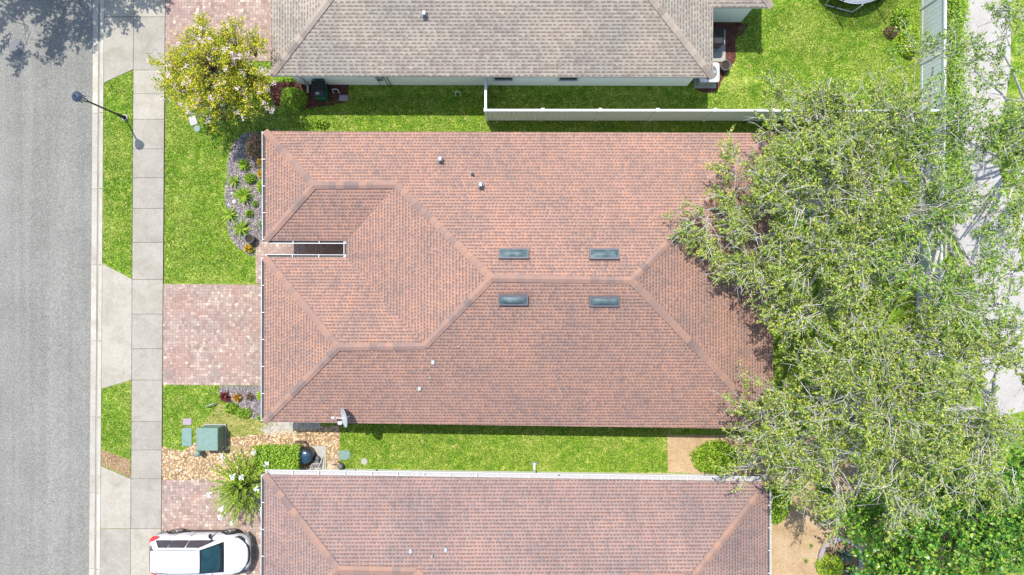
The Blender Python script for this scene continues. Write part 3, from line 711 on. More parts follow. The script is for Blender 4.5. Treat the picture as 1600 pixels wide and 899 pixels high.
# ---- upper house with grey roof
up_ = P(800, 20); house3 = empty('house', (up_.x, up_.y, 0), 'house along the top edge with a weathered grey shingle roof and pale mint walls', 'house')
x0, x1, y0 = -10.15, 8.46, P(760, 120, EZ).y
V3 = dict(sw=Vector((x0, y0+.03, EZ)), se=Vector((x1, y0-.03, EZ)), ne=Vector((x1, y0+12, EZ)), nw=Vector((x0, y0+12, EZ)), r1=Vector((x0+6, y0+6, EZ+2.5)), r2=Vector((x1-6, y0+6, EZ+2.5)))
roof_obj(house3, V3, [(('sw', 'se', 'r2', 'r1'), S_), (('se', 'ne', 'r2'), E_), (('ne', 'nw', 'r1', 'r2'), N_), (('nw', 'sw', 'r1'), W_)], M['roof_grey'], ['sw', 'se', 'ne', 'nw'])
yw = P(1160, 12, EZ).y; xe = P(1206, 12, EZ).x
V4 = dict(sw=Vector((x1-3.5, yw, EZ)), se=Vector((xe, yw, EZ)), ne=Vector((xe, yw+5, EZ)), nw=Vector((x1-3.5, yw+5, EZ)), r1=Vector((x1-3.5, yw+2.5, EZ+1.04)), r2=Vector((xe-2.5, yw+2.5, EZ+1.04)))
w4 = roof_obj(house3, V4, [(('sw', 'se', 'r2', 'r1'), S_), (('se', 'ne', 'r2'), E_), (('ne', 'nw', 'r1', 'r2'), N_)], M['roof_grey'], ['sw', 'se', 'ne', 'nw'], 'wing_roof')
cps = [(V3['sw'], V3['r1'], S_, W_), (V3['se'], V3['r2'], S_, E_), (V3['r1'], V3['r2'], N_, S_), (V3['ne'], V3['r2'], N_, E_), (V3['nw'], V3['r1'], N_, W_)]
caps(house3, cps, M['cap_grey']); caps(house3, [(V4['se'], V4['r2'], S_, E_)], M['cap_grey'])
wl3 = eaves_and_walls(house3, [V3[k] for k in ('sw', 'se', 'ne', 'nw')], M['wall_mint'])
eaves_and_walls(house3, [V4[k] for k in ('sw', 'se', 'ne', 'nw')], M['wall_mint'])
wy = y0+.42
for px in (786, 890):
    c = P(px, 124, 1.9); e = empty('window', (c.x, wy-.01, 1.2), None, None); e.parent = house3; e.location -= house3.location
    mb = MB(); 
    for (a, b, sx, sz) in ((0, .3, .86, .07), (0, -.3, .9, .08), (-.42, 0, .07, .55), (.42, 0, .07, .55)): mb.box((a, -.035, b), (sx, .08, sz))
    mb.build('frame', M['white'], e, local=(0, 0, 0)); mb = MB(); mb.box((0, -.012, 0), (.78, .03, .54)); mb.build('pane', M['window_glass'], e, local=(0, 0, 0))
c = P(476, 135, .6); mb = MB(); cx = c.x
mb.box((cx, wy-.05, 1.35), (.09, .07, 2.2)); mb.box((cx+.0, wy-.2, .1), (.09, .35, .07)); mb.build('downspout', M['white'], house3)
c = P(593, 128, 1.3); mb = MB(); mb.rbox((c.x, wy-.08, 1.15), (.28, .16, .42), .02); mx = mb.build('meter_box', M['grey_metal'], house3)
mb = MB(); mb.lathe((0, 0, 0), [(0.001, .06), (.07, .05), (.08, 0)], 12); mb.v = [(v[0]+c.x, wy-.16-v[2], v[1]+1.42) for v in mb.v]; mb.build('dial', M['sky_glass'], mx)
for dx, m in ((-.15, 'grey_metal'), (.18, 'dark'), (.32, 'dark')):
    mb = MB(); mb.tube([(c.x+dx, wy-.04, .02), (c.x+dx, wy-.04, 1.5 if dx < 0 else 2.4)], .018, 6); mb.build('conduit', M[m], house3)
vent(house3, 663, 22, 3.75, kind='cap')

# ---------------------------------------------------------------- satellite dish
c = P(531, 662, 2.95); dish = empty('satellite_dish', (c.x, c.y, 2.7), 'grey satellite dish with feed arm on the lower eave of the middle roof', 'satellite dish')
dc = P(541, 652, 3.35); dn = Vector((-.86, -.16, .48)).normalized()
mb = MB(); q = dn.to_track_quat('Z', 'Y').to_matrix(); vs = []; seg = 28; rings = 7
vs.append((0, 0, 0))
for j in range(1, rings+1):
    r = j/rings
    for k in range(seg):
        t = 2*math.pi*k/seg; vs.append((.42*r*math.cos(t), .42*r*math.sin(t), .11*r*r))
fs = [(0, 1+k, 1+(k+1) % seg) for k in range(seg)]+[(1+(j-1)*seg+k, 1+j*seg+k, 1+j*seg+(k+1) % seg, 1+(j-1)*seg+(k+1) % seg) for j in range(1, rings) for k in range(seg)]
mb.add([dc+q@Vector(v) for v in vs], fs, True); o = mb.build('reflector', M['galv'], dish); md = o.modifiers.new('thickness', 'SOLIDIFY'); md.thickness = .015
f0 = P(519, 653, 3.3); mb = MB(); mb.tube([dc-dn*.03+Vector((0, -.1, -.18)), f0+Vector((.1, -.03, -.12)), f0], .02, 8); mb.build('feed_arm', M['white'], dish)
mb = MB(); mb.tube([f0-Vector((.04, 0, 0)), f0+Vector((.08, 0, -.02))], [.035, .055], 10); mb.build('receiver', M['white'], dish)
mb = MB(); mb.tube([dc-dn*.02, dc-dn*.1+Vector((0, 0, -.1)), P(531, 664, 2.72)], .024, 8); mb.box(P(531, 661, 2.8), (.16, .12, .05)); mb.build('mast', M['white'], dish)

# ---------------------------------------------------------------- street lamp
b = P(195, 184); lamp = empty('street_lamp', (b.x, b.y, 0), 'tall black street lamp with a blue grey octagonal cap beside the road', 'street lamp')
Hh = 3.62
mb = MB(); mb.lathe(b, [(.10, 0), (.10, .06), (.075, .1), (.07, .5), (.055, .6), (.045, .66), (.036, 2.85), (.075, 2.9), (.05, 2.96)], 16); mb.build('pole', M['black_metal'], lamp)
mb = MB(); mb.lathe(b, [(.055, 2.95), (.09, 3.0), (.13, 3.12), (.17, 3.5), (.175, 3.52)], 8, False); mb.build('lantern', plain('frosted_lamp_glass', (.5, .5, .48, 1), .3), lamp)
mb = MB()
for k in range(8):
    t = 2*math.pi*k/8; mb.tube([b+Vector((.15*math.cos(t), .15*math.sin(t), 3.1)), b+Vector((.175*math.cos(t), .175*math.sin(t), 3.52))], .012, 5)
mb.build('cage', M['black_metal'], lamp)
mb = MB(); mb.lathe(b, [(.18, 3.50), (.22, 3.51), (.225, 3.53), (.20, 3.56), (.12, 3.62), (.04, 3.65), (.035, 3.68), (.001, 3.70)], 8, False); mb.build('cap', M['lamp_top'], lamp)
mb = MB(); mb.lathe(b, [(.03, 3.66), (.03, 3.72), (.001, 3.73)], 10); mb.build('photocell', M['dark'], lamp)
mb = MB(); mb.lathe(b, [(.15, .0), (.15, .035), (.13, .05), (.08, .05)], 20); mb.build('footing', M['slab'], lamp)

# manhole / dark patch on the road
c = P(23, 73); mb = MB(); mb.lathe((c.x, c.y, -.115), [(.34, -.03), (.34, .004), (.3, .012), (.001, .012)], 28, False); o = mb.build('manhole_cover', M['lead'])
tag(o, 'round dark iron manhole cover in the shaded corner of the road', 'manhole cover')

# ---------------------------------------------------------------- fences
def fence_run(parent, a, b, n, h=1.83, posts=None, gate=False):
    """white vinyl privacy fence a->b with n bays; panels and posts are parts"""
    d = (b-a); L = d.length; d.normalize(); rz = math.atan2(d.y, d.x); nn = Vector((-d.y, d.x, 0))
    for i in range(n):
        p = a+d*(L*i/n+.06); q = a+d*(L*(i+1)/n-.06); c = (p+q)/2; w = (q-p).length
        mb = MB(); mb.box(c+Vector((0, 0, h-.06)), (w, .09, .11), rz); mb.box(c+Vector((0, 0, .1)), (w, .05, .14), rz)
        k = max(2, int(w/.2))
        for j in range(k):
            t = p+d*(w*(j+.5)/k); mb.box(t+Vector((0, 0, h/2)), (w/k-.012, .03, h-.2), rz)
        mb.build('panel', M['vinyl'], parent)
    for i in range(n+1):
        if posts is not None and i not in posts: continue
        p = a+d*(L*i/n); mb = MB(); mb.box(p+Vector((0, 0, h/2+.02)), (.115, .115, h+.04), rz); pst = mb.build('post', M['vinyl'], parent)
        mb = MB(); mb.add([p+Matrix.Rotation(rz, 3, 'Z')@Vector(v) for v in ((-.075, -.075, h+.04), (.075, -.075, h+.04), (.075, .075, h+.04), (-.075, .075, h+.04), (-.075, -.075, h+.06), (.075, -.075, h+.06), (.075, .075, h+.06), (-.075, .075, h+.06), (0, 0, h+.1))],
                         [(0, 1, 5, 4), (1, 2, 6, 5), (2, 3, 7, 6), (3, 0, 4, 7), (4, 5, 8), (5, 6, 8), (6, 7, 8), (7, 4, 8)]); mb.build('post_cap', M['white'], pst)
fa = P(761, 188); fb = P(1437, 188.5)
fence = empty('fence', fa, 'long white vinyl privacy fence between the grey roofed house and the middle house', 'fence')
fence_run(fence, fa, fb, 8)
fence_run(fence, Vector((fa.x, wy-.06, 0)), fa, 1, posts=[0])
fence2 = empty('fence', P(1438, 300), 'tall white vinyl back fence running down the right side under the oaks', 'fence')
fence_run(fence2, P(1442, -330), P(1438, 186), 6); fence_run(fence2, P(1438, 190), P(1428, 640), 5, posts=[1, 2, 3, 4, 5])

# ---------------------------------------------------------------- utility boxes and covers
def cover(px, py, w, l, mat, label, cat, rz=0, r=.04, h=.03, name='utility_cover', z=.012):
    c = P(px, py); mb = MB(); mb.rbox((c.x, c.y, z), (w, l, h), r, rz)
    o = mb.build(name, M[mat], None); o.data.transform(Matrix.Translation(-c)); o.location = c
    mb = MB()
    mb.rbox((0, 0, z+h-.004), (w*.86, l*.86, .010), r*.7, rz); mb.box((0, l*.28, z+h+.007), (.05, .02, .006), rz)
    mb.build('lid', M[mat], o, local=(0, 0, 0)); return tag(o, label, cat)
cover(297.5, 172, .42, .5, 'meter', 'blue grey water meter cover under the edge of the flowering tree', 'utility cover', .2)
cover(302, 189, .34, .42, 'stone_white', 'white framed water meter cover in the front lawn', 'utility cover', .3)
cover(308.5, 201.5, .3, .3, 'green_lid', 'small round pale green valve cover in the front lawn', 'utility cover', 0, .14)
cover(292.5, 683, .46, .84, 'green_lid', 'flat green rectangular cover left of the transformer', 'utility cover', 0, .05)
cover(293, 659, .4, .3, 'pink_slab', 'small white and brown stone cover above the green one', 'utility cover', 0, .04)
cover(538.5, 711, .54, .46, 'green_lid', 'round pale green cover at the corner of the lower side lawn', 'utility cover', 0, .2)
cover(569.5, 721, .3, .3, 'slab', 'small pale round sprinkler cover in the side lawn by the lower wall', 'utility cover', 0, .14)
cover(537, 153.5, .42, .28, 'pink_slab', 'pinkish slab lying on the lawn beside the bin', 'slab', 0, .05, name='slab')
# transformer
c = P(331, 690); tf = empty('transformer', P(333, 687), 'pale green pad mounted transformer cabinet on the pebbles', 'transformer')
x0_, x1_ = P(307, 0, .95).x, P(340, 0, .95).x
yt, yb = P(0, 669.5, .95).y, P(0, 704, .95).y
mb = MB(); cx, cy = (x0_+x1_)/2, (yt+yb)/2; mb.box((cx, cy, .06), ((x1_-x0_)+.04, (yt-yb)+.04, .1)); mb.build('pad', M['slab'], tf)
mb = MB(); mb.rbox((cx, cy, .11), ((x1_-x0_)-.03, (yt-yb)-.03, .78), .03); mb.build('cabinet', M['green_box'], tf)
mb = MB(); mb.rbox((cx, cy, .87), ((x1_-x0_)+.03, (yt-yb)+.03, .09), .05); li = mb.build('lid', M['green_box'], tf)
mb = MB()
for dy in (-.38, .38): mb.box((x1_+.02, cy+dy*.8, .84), (.03, .08, .06)); mb.box((cx, cy+dy, .965), (.02, .1, .012))
mb.build('hinge', M['green_lid'], tf)
c = P(310, 709, .4); mb = MB(); mb.lathe((c.x, c.y, 0), [(.13, 0), (.13, .5), (.11, .55), (.001, .56)], 18); o = mb.build('utility_pedestal', M['green_box'])
tag(o, 'short round green cable pedestal below the transformer', 'pedestal')
# bracket light in bed
c = P(333, 632); mb = MB(); mb.tube([(c.x-.25, c.y-.1, .05), (c.x-.2, c.y-.05, .3), (c.x+.15, c.y+.1, .32), (c.x+.2, c.y+.02, .05)], .025, 6); o = mb.build('garden_rail', M['grey_metal']); tag(o, 'small bent grey metal hoop at the corner of the lower bed', 'hoop')
# white pvc risers by wall
for k, (px, py, lab) in enumerate(((526, 143, 'white pipe hoop standing in red mulch right of the bin'), (716, 147, 'short white pipe hoop alone in the shaded lawn'))):
    c = P(px, py); mb = MB(); w = .13-.02*k
    mb.tube([(c.x-w, c.y-.1, 0), (c.x-w, c.y, .3), (c.x-w*.6, c.y, .36), (c.x+w*.6, c.y, .36), (c.x+w, c.y, .3), (c.x+w, c.y-.1, 0)], .025, 6)
    tag(mb.build('pipe_hoop', M['white']), lab, 'pipe')
# bin
c = P(506, 148); bn = empty('wheelie_bin', c, 'green wheeled refuse bin with a dark lid against the mint wall', 'bin')
mb = MB(); mb.box((c.x, c.y-.02, .5), (.56, .72, .86), 0, .8); mb.build('body', M['bin_green'], bn)
mb = MB(); vs = []; ny = 8; nx = 6
for j in range(ny+1):
    for i in range(nx+1):
        u, v = i/nx*2-1, j/ny*2-1; vs.append((c.x+u*.29, c.y-.01+v*.36, .95+.08*(1-u*u)*.8+.05*(1-v*v)+.04*(v > .3)))
mb.add(vs, [(j*(nx+1)+i, j*(nx+1)+i+1, (j+1)*(nx+1)+i+1, (j+1)*(nx+1)+i) for j in range(ny) for i in range(nx)], True)
mb.box((c.x, c.y-.01, .93), (.6, .75, .04)); lid = mb.build('lid', M['black_metal'], bn)
mb = MB(); mb.tube([(c.x-.26, c.y+.4, .98), (c.x+.26, c.y+.4, .98)], .022, 8); mb.build('handle', M['bin_green'], bn)
mb = MB(); mb.box((c.x, c.y-.24, 1.058), (.17, .09, .008)); mb.build('sticker', M['stone_white'], lid)
for s in (-1, 1):
    mb = MB(); mb.lathe((0, 0, 0), [(.001, -.03), (.12, -.03), (.12, .03), (.001, .03)], 16, False); mb.v = [(c.x+s*.26+v[2], c.y+.3+v[0], .12+v[1]) for v in mb.v]; mb.build('wheel', M['dark'], bn)
# air conditioner at the grey house corner
c = P(1104, 117); ac = empty('air_conditioner', c, 'white square air conditioner with round fan grille at the grey roof corner', 'air conditioner')
ac_c = P(1109, 113, .8); 
mb = MB(); mb.rbox((ac_c.x, ac_c.y, .06), (.82, .82, .68), .08); mb.build('cabinet', M['grey_metal'], ac)
mb = MB(); mb.rbox((ac_c.x, ac_c.y, .74), (.88, .88, .07), .1); mb.build('top_cover', M['white'], ac)
mb = MB(); mb.lathe((ac_c.x, ac_c.y, .812), [(.34, 0), (.34, .006), (.001, .006)], 28, False); gr = mb.build('grille', M['lead'], ac)
mb = MB()
for k in range(5):
    t = 2*math.pi*k/5; mb.add([(ac_c.x+math.cos(t)*.05, ac_c.y+math.sin(t)*.05, .822), (ac_c.x+math.cos(t-.25)*.31, ac_c.y+math.sin(t-.25)*.31, .824), (ac_c.x+math.cos(t+.35)*.31, ac_c.y+math.sin(t+.35)*.31, .83)], [(0, 1, 2)])
mb.build('fan', M['meter'], gr)
mb = MB(); mb.box((ac_c.x, ac_c.y, .03), (1.0, 1.0, .06)); mb.build('pad', M['slab'], ac)
# plant pot beside it
def pot(px, py, r, h, label, z=0, soil='soil', plant=None, name='plant_pot'):
    c = P(px, py, h); e = empty(name, (c.x, c.y, z), label, 'pot')
    mb = MB(); mb.lathe((c.x, c.y, z), [(r*.7, 0), (r*.72, .01), (r, h-.04), (r*1.06, h-.04), (r*1.06, h), (r*.92, h), (r*.88, h-.08)], 24); mb.build('pot_body', M['pot'], e)
    mb = MB(); mb.lathe((c.x, c.y, z), [(r*.9, h-.07), (.001, h-.05)], 24); mb.build('soil', M[soil], e)
    return e
pot(1134, 102, .22, .45, 'round dark pot of dead stalks beside the air conditioner')
pot(389, 373, .20, .5, 'round charcoal pot at the walkway end of the front bed')
pot(1328, 893, .19, .4, 'round dark blue pot beside the lime bush near the ring planter')
for i, (y0_, y1_) in enumerate(((47, 63), (63.5, 80.5), (81, 97))):
    c0, c1 = P(1112, y0_), P(1133, y1_); mb = MB(); mb.box(((c0.x+c1.x)/2, (c0.y+c1.y)/2, .03), (c1.x-c0.x, abs(c1.y-c0.y), .05)); o = mb.build('paving_slab', M['slab'])
    tag(o, ('top', 'middle', 'sunlit bottom')[i]+' grey slab in the row beside the grey roofed house', 'slab', 'slabs behind the grey house')
c = P(1117, 68); mb = MB(); mb.rbox((c.x-.1, c.y, .5), (.5, .8, .45), .12); g = mb.build('barbecue', M['black_metal']); g['label'] = 'black barbecue standing under the grey eave on the slabs'; g['category'] = 'barbecue'
mb = MB()
for dx in (-.18, .18):
    for dy in (-.3, .3): mb.tube([(c.x-.1+dx, c.y+dy, .05), (c.x-.1+dx, c.y+dy, .5)], .02, 6)
mb.build('leg', M['black_metal'], g)
mb = MB(); mb.tube([(c.x+.2, c.y-.3, .8), (c.x+.2, c.y+.3, .8)], .015, 6); mb.build('handle', M['grey_metal'], g)
# equipment by the lower house's wall
c = P(477, 713, .55); tk = empty('water_softener', (c.x, c.y, 0), 'round black tank with a dark blue lid behind the hedge', 'tank')
mb = MB(); mb.lathe((c.x, c.y, 0), [(.3, 0), (.34, .05), (.34, .62), (.32, .68)], 26); mb.build('tank', M['black_metal'], tk)
mb = MB(); mb.lathe((c.x, c.y, 0), [(.325, .66), (.30, .7), (.15, .74), (.001, .75)], 26); mb.build('lid', M['pool_glass'], tk)
mb = MB(); ring = [P(463, 690), P(478, 690), P(487, 704), P(489, 716), P(486, 729), P(478, 738)]
for a, b in zip(ring[:-1], ring[1:]):
    m = (a+b)/2; d = b-a; mb.box(m+Vector((0, 0, .08)), (d.length+.04, .07, .16), math.atan2(d.y, d.x))
tag(mb.build('edging', M['edging']), 'dark curved edging boards around the black tank', 'edging')
c = P(497, 719); pal = empty('pump_stand', c, 'weathered frame with a small pump leaning by the lower house wall', 'pump')
mb = MB(); mb.box((c.x+.02, c.y+.1, .03), (.72, 1.1, .05)); mb.build('base', M['slab'], pal)
mb = MB(); mb.tube([(c.x-.15, c.y+.2, .06), (c.x-.3, c.y-.55, .5)], .025, 6); mb.tube([(c.x+.25, c.y+.2, .06), (c.x+.02, c.y-.55, .5)], .025, 6); mb.tube([(c.x-.22, c.y-.1, .3), (c.x+.14, c.y-.1, .3)], .025, 6); mb.tube([(c.x+.3, c.y+.2, .06), (c.x+.3, c.y-.5, .1)], .02, 6); mb.build('rail', M['stone_white'], pal)
mb = MB(); mb.rbox((c.x-.05, c.y-.1, .08), (.3, .32, .2), .05); mb.lathe((c.x+.02, c.y+.12, .08), [(.1, 0), (.1, .2), (.001, .22)], 14); mb.build('pump', M['lead'], pal)
c = P(534, 727); mb = MB(); mb.lathe((c.x, c.y, 0), [(.12, 0), (.13, .3), (.1, .34), (.001, .35)], 16); o = mb.build('valve_post', M['pot']); tag(o, 'small round grey capped post on the pebbles by the lower wall', 'post')
mb = MB(); mb.tube([(c.x-.45, c.y+.03, .06), (c.x-.1, c.y+.03, .1)], .02, 6); mb.tube([(c.x-.15, c.y+.2, .1), (c.x, c.y+.1, .15)], .02, 6); mb.build('pipe', M['dark'], o)
c = P(518, 727); mb = MB(); mb.box((c.x, c.y, .03), (.32, .2, .05)); mb.box((c.x-.02, c.y+.15, .03), (.3, .06, .05)); tag(mb.build('board', M['wood']), 'two short tan boards lying on the pebbles', 'board')
# white stones in the front bed
for px, py, r, lab in ((367, 316, .13, 'largest white stone in the front bed'), (363, 302, .07, 'small white stone nearest the lawn in the front bed'), (358, 321, .08, 'white stone left of the largest one in the front bed')):
    c = P(px, py); mb = MB(); mb.lathe(c, [(r*.7, 0), (r, r*.3), (r*.8, r*.7), (r*.3, r*.9), (.001, r*.92)], 7, False); o = mb.build('stone', M['stone_white']); tag(o, lab, 'stone')

# ring planter in the gravel yard
c = P(1312, 873); pl = empty('ring_planter', c, 'curved stone ring planter with grey green strap leaves in the gravel yard', 'planter')
mb = MB()
for k in range(26):
    t = 2*math.pi*k/26; mb.rbox((c.x+.93*math.cos(t), c.y+.93*math.sin(t), .0), (.2, .24, .16), .03, t, 2)
mb.build('edging', M['pink_slab'], pl)
mb = MB(); mb.lathe(c, [(.88, .05), (.001, .09)], 24); mb.build('soil', M['rock_base'], pl)

# ---------------------------------------------------------------- trampoline
c = P(1340, -60, .85); tr = empty('trampoline', (c.x, c.y, 0), 'round trampoline with grey blue mat, cut off by the top edge', 'trampoline')
mb = MB(); mb.lathe((c.x, c.y, 0), [(.001, .83), (1.5, .84)], 40); mb.build('mat', M['tramp'], tr)
mb = MB(); mb.lathe((c.x, c.y, 0), [(1.5, .845), (1.53, .87), (1.86, .87), (1.9, .84)], 40); mb.build('pad', M['tramp'], tr)
for k in range(4):
    t = R(-105+90*k); mb = MB(); pts = []
    for dt, z in ((-.38, .84), (-.34, .05), (.34, .05), (.38, .84)): pts.append((c.x+1.95*math.cos(t+dt), c.y+1.95*math.sin(t+dt), z))
    mb.tube(pts, .03, 8); mb.build('leg', M['white'], tr)
for k in range(6):
    t = R(-112+60*k); mb = MB(); mb.tube([(c.x+1.97*math.cos(t), c.y+1.97*math.sin(t), .1), (c.x+1.97*math.cos(t), c.y+1.97*math.sin(t), 2.5)], .03, 8); mb.build('net_pole', M['black_metal'], tr)
mb = MB(); n = 36
vs = [(c.x+1.9*math.cos(2*math.pi*k/n), c.y+1.9*math.sin(2*math.pi*k/n), z) for z in (.9, 2.45) for k in range(n)]
mb.add(vs, [(k, (k+1) % n, n+(k+1) % n, n+k) for k in range(n)], True); mb.build('net', M['net'], tr)

# ---------------------------------------------------------------- car
def build_car():
    cx, cy = -14.0, -11.97
    car = empty('parked_car', (cx, cy, .026), 'white compact SUV parked on the pink brick driveway at the bottom', 'car')
    # lower body: stations along x, rings of (y, z)
    st = [(-2.20, .66, .50, .82), (-2.16, .76, .36, .93), (-2.0, .84, .26, 1.0), (-1.6, .895, .22, 1.03), (-1.0, .905, .2, 1.02), (0, .90, .2, 1.0), (.8, .90, .2, .99), (1.15, .90, .21, .97),
          (1.5, .885, .22, .92), (1.85, .83, .24, .84), (2.05, .74, .28, .76), (2.16, .60, .34, .66), (2.2, .46, .42, .56)]
    mb = MB(); vs = []; m = 0
    for x, w, zb, zt in st:
        prof = [(w*.82, zb), (w*.97, zb+.08), (w, (zb+zt)/2), (w*.985, zt-.14), (w*.93, zt-.03), (w*.86, zt), (w*.6, zt+.035), (w*.3, zt+.05), (0, zt+.055)]
        ring = prof+[(-y, z) for y, z in prof[-2::-1]]; m = len(ring)
        for y, z in ring: vs.append((x, y, z))
    fs = [(i*m+k, (i+1)*m+k, (i+1)*m+k+1, i*m+k+1) for i in range(len(st)-1) for k in range(m-1)]
    fs.append(tuple(range(m))); fs.append(tuple(range(len(vs)-1, len(vs)-m-1, -1)))
    fs += [((i+1)*m, i*m, i*m+m-1, (i+1)*m+m-1) for i in range(len(st)-1)]
    mb.add(vs, fs, True); body = mb.build('body', M['car'], car, local=(0, 0, 0))
    sb = body.modifiers.new('smooth', 'SUBSURF'); sb.levels = 2; sb.render_levels = 2
    # cabin shell
    def ring_at(x, wb, zb_, wt, zt_, n=6):
        pr = [(wb, zb_), (wb*.985, zb_+.06), (wt*1.03, zt_-.09), (wt*.93, zt_-.015), (wt*.6, zt_+.02), (0, zt_+.035)]
        return [(x, y, z) for y, z in pr+[(-y, z) for y, z in pr[-2::-1]]]
    rows = [[(-2.12, .68*s, .97) for s in np.linspace(1, -1, 11)], ring_at(-1.99, .68, .99, .55, 1.14), ring_at(-1.80, .71, .99, .53, 1.40), ring_at(-1.62, .72, .99, .52, 1.55), ring_at(-1.0, .74, .99, .54, 1.62), ring_at(-.3, .74, .99, .54, 1.64),
            ring_at(.25, .74, .99, .53, 1.60), ring_at(.4, .74, .98, .52, 1.56), ring_at(.8, .72, .98, .60, 1.28), [(1.15, .70*s, 1.0) for s in np.linspace(1, -1, 11)]]
    mb = MB(); vs = [v for r in rows for v in r]; mb.add(vs, [(i*11+k, (i+1)*11+k, (i+1)*11+k+1, i*11+k+1) for i in range(len(rows)-1) for k in range(10)], True)
    cab = mb.build('cabin', M['car'], car, local=(0, 0, 0))
    def panel(name, pts, mat, nu=8, nv=5, bulge=.03, par=car, out=(0, 0, 1)):
        a, b, c_, d = [Vector(p) for p in pts]; o = Vector(out).normalized(); v2 = []
        for j in range(nv+1):
            for i in range(nu+1):
                u, v = i/nu, j/nv; p = a.lerp(b, u).lerp(d.lerp(c_, u), v)+o*(bulge*(1-(2*u-1)**2)*.5+bulge*.5*(1-(2*v-1)**2)); v2.append(p)
        mb = MB(); mb.add(v2, [(j*(nu+1)+i, j*(nu+1)+i+1, (j+1)*(nu+1)+i+1, (j+1)*(nu+1)+i) for j in range(nv) for i in range(nu)], True)
        return mb.build(name, mat, par, local=(0, 0, 0))
    ws = (.7, 0, .7)
    panel('windscreen_surround', [(.36, .51, 1.60), (.36, -.51, 1.60), (1.18, -.68, 1.04), (1.18, .68, 1.04)], M['black_metal'], bulge=.05, out=ws)
    panel('windscreen', [(.42, .47, 1.575), (.42, -.47, 1.575), (1.07, -.60, 1.13), (1.07, .60, 1.13)], M['car_glass'], bulge=.055, out=ws)
    panel('rear_window', [(-1.70, .47, 1.50), (-1.70, -.47, 1.50), (-2.09, -.58, 1.06), (-2.09, .58, 1.06)], M['car_side_glass'], bulge=.04, out=(-1, 0, .5))
    for s in (1, -1):
        for (xa, xb, xc, xd) in ((-1.5, -1.10, -1.10, -1.82), (-1.07, -.34, -.34, -1.07), (-.30, .26, .85, -.30)):
            panel('side_window', [(xa, s*.575, 1.49), (xb, s*.575, 1.51), (xc, s*.755, 1.06), (xd, s*.755, 1.07)], M['car_side_glass'], 4, 3, .012, out=(0, s, .4))
        mb = MB(); mb.tube([(-1.6, s*.50, 1.57), (-1.0, s*.52, 1.655), (.2, s*.51, 1.64)], .016, 6); mb.build('roof_rail', M['lead'], car, local=(0, 0, 0))
        mb = MB(); mb.rbox((.60, s*.93, 1.02), (.11, .18, .12), .04); mb.tube([(.66, s*.74, 1.04), (.61, s*.88, 1.07)], .03, 6); mb.build('mirror', M['car'] if s < 0 else M['black_metal'], car, local=(0, 0, 0))
        mb = MB(); mb.add([(-2.14, s*.60, 1.0), (-2.02, s*.72, 1.05), (-1.70, s*.84, 1.03), (-1.76, s*.90, .95), (-2.04, s*.85, .84), (-2.2, s*.70, .82)], [(0, 1, 2, 3, 4, 5) if s < 0 else (5, 4, 3, 2, 1, 0)])
        o = mb.build('tail_light', M['tail_red'], car, local=(0, 0, 0)); so_ = o.modifiers.new('t', 'SOLIDIFY'); so_.thickness = .02; so_.offset = 0
        mb = MB(); mb.add([(1.60, s*.83, .915), (1.78, s*.80, .88), (2.0, s*.62, .845), (2.06, s*.5, .80), (2.0, s*.7, .74), (1.80, s*.86, .80)], [(0, 1, 2, 3, 4, 5) if s < 0 else (5, 4, 3, 2, 1, 0)])
        o = mb.build('headlight', M['window_glass'], car, local=(0, 0, 0)); so_ = o.modifiers.new('t', 'SOLIDIFY'); so_.thickness = .05; so_.offset = 0
        for sx in (-1.08, -.32, .62):
            mb = MB(); mb.tube([(sx, s*.80, 1.015), (sx+.02, s*.905, .85), (sx+.04, s*.90, .4)], .007, 4); mb.build('door_seam', M['dark'], car, local=(0, 0, 0))
        mb = MB(); mb.tube([(1.12, s*.73, 1.012), (1.6, s*.70, .955), (1.98, s*.55, .875)], .007, 4); mb.build('bonnet_seam', M['lead'], car, local=(0, 0, 0))
        for hx in (-1.25, -.4):
            mb = MB(); mb.box((hx, s*.91, .86), (.18, .03, .03)); mb.build('door_handle', M['grey_metal'], car, local=(0, 0, 0))
        for wx in (-1.2, 1.2):
            mb = MB(); mb.lathe((0, 0, 0), [(.40, -.02), (.40, .0), (.30, .012), (.001, .012)], 28, False)
            mb.v = [(wx+v[0], s*(.885+v[2]), .36+v[1]) for v in mb.v]; mb.build('wheel_arch', M['dark'], car, local=(0, 0, 0))
            w = empty('wheel', (wx, s*.82, .34), None, None); w.parent = car
            mb = MB(); mb.lathe((0, 0, 0), [(.22, -.1), (.32, -.1), (.335, -.06), (.335, .07), (.32, .1), (.23, .105)], 30); mb.v = [(v[0], s*v[2], v[1]) for v in mb.v]; mb.build('tyre', M['dark'], w, local=(0, 0, 0))
            mb = MB()
            mb.lathe((0, 0, .1), [(.235, 0), (.225, .012), (.215, 0)], 28)
            for k in range(5):
                t = 2*math.pi*k/5; c_, s2 = math.cos(t), math.sin(t)
                mb.add([(c_*r_-s2*q_, s2*r_+c_*q_, z_) for r_, q_, z_ in ((.03, -.04, .11), (.22, -.028, .105), (.22, .028, .105), (.03, .04, .11))], [(0, 1, 2, 3)])
            mb.lathe((0, 0, .1), [(.05, 0), (.05, .015), (.001, .018)], 12)
            mb.v = [(v[0], s*v[2], v[1]) for v in mb.v]; mb.build('rim', M['alloy'], w, local=(0, 0, 0))
    mb = MB(); pts = [(2.06, .50, .74), (2.17, .3, .70), (2.2, 0, .69), (2.17, -.3, .70), (2.06, -.50, .74)]; mb.tube(pts, [.03, .05, .055, .05, .03], 8); mb.build('grille', M['black_metal'], car, local=(0, 0, 0))
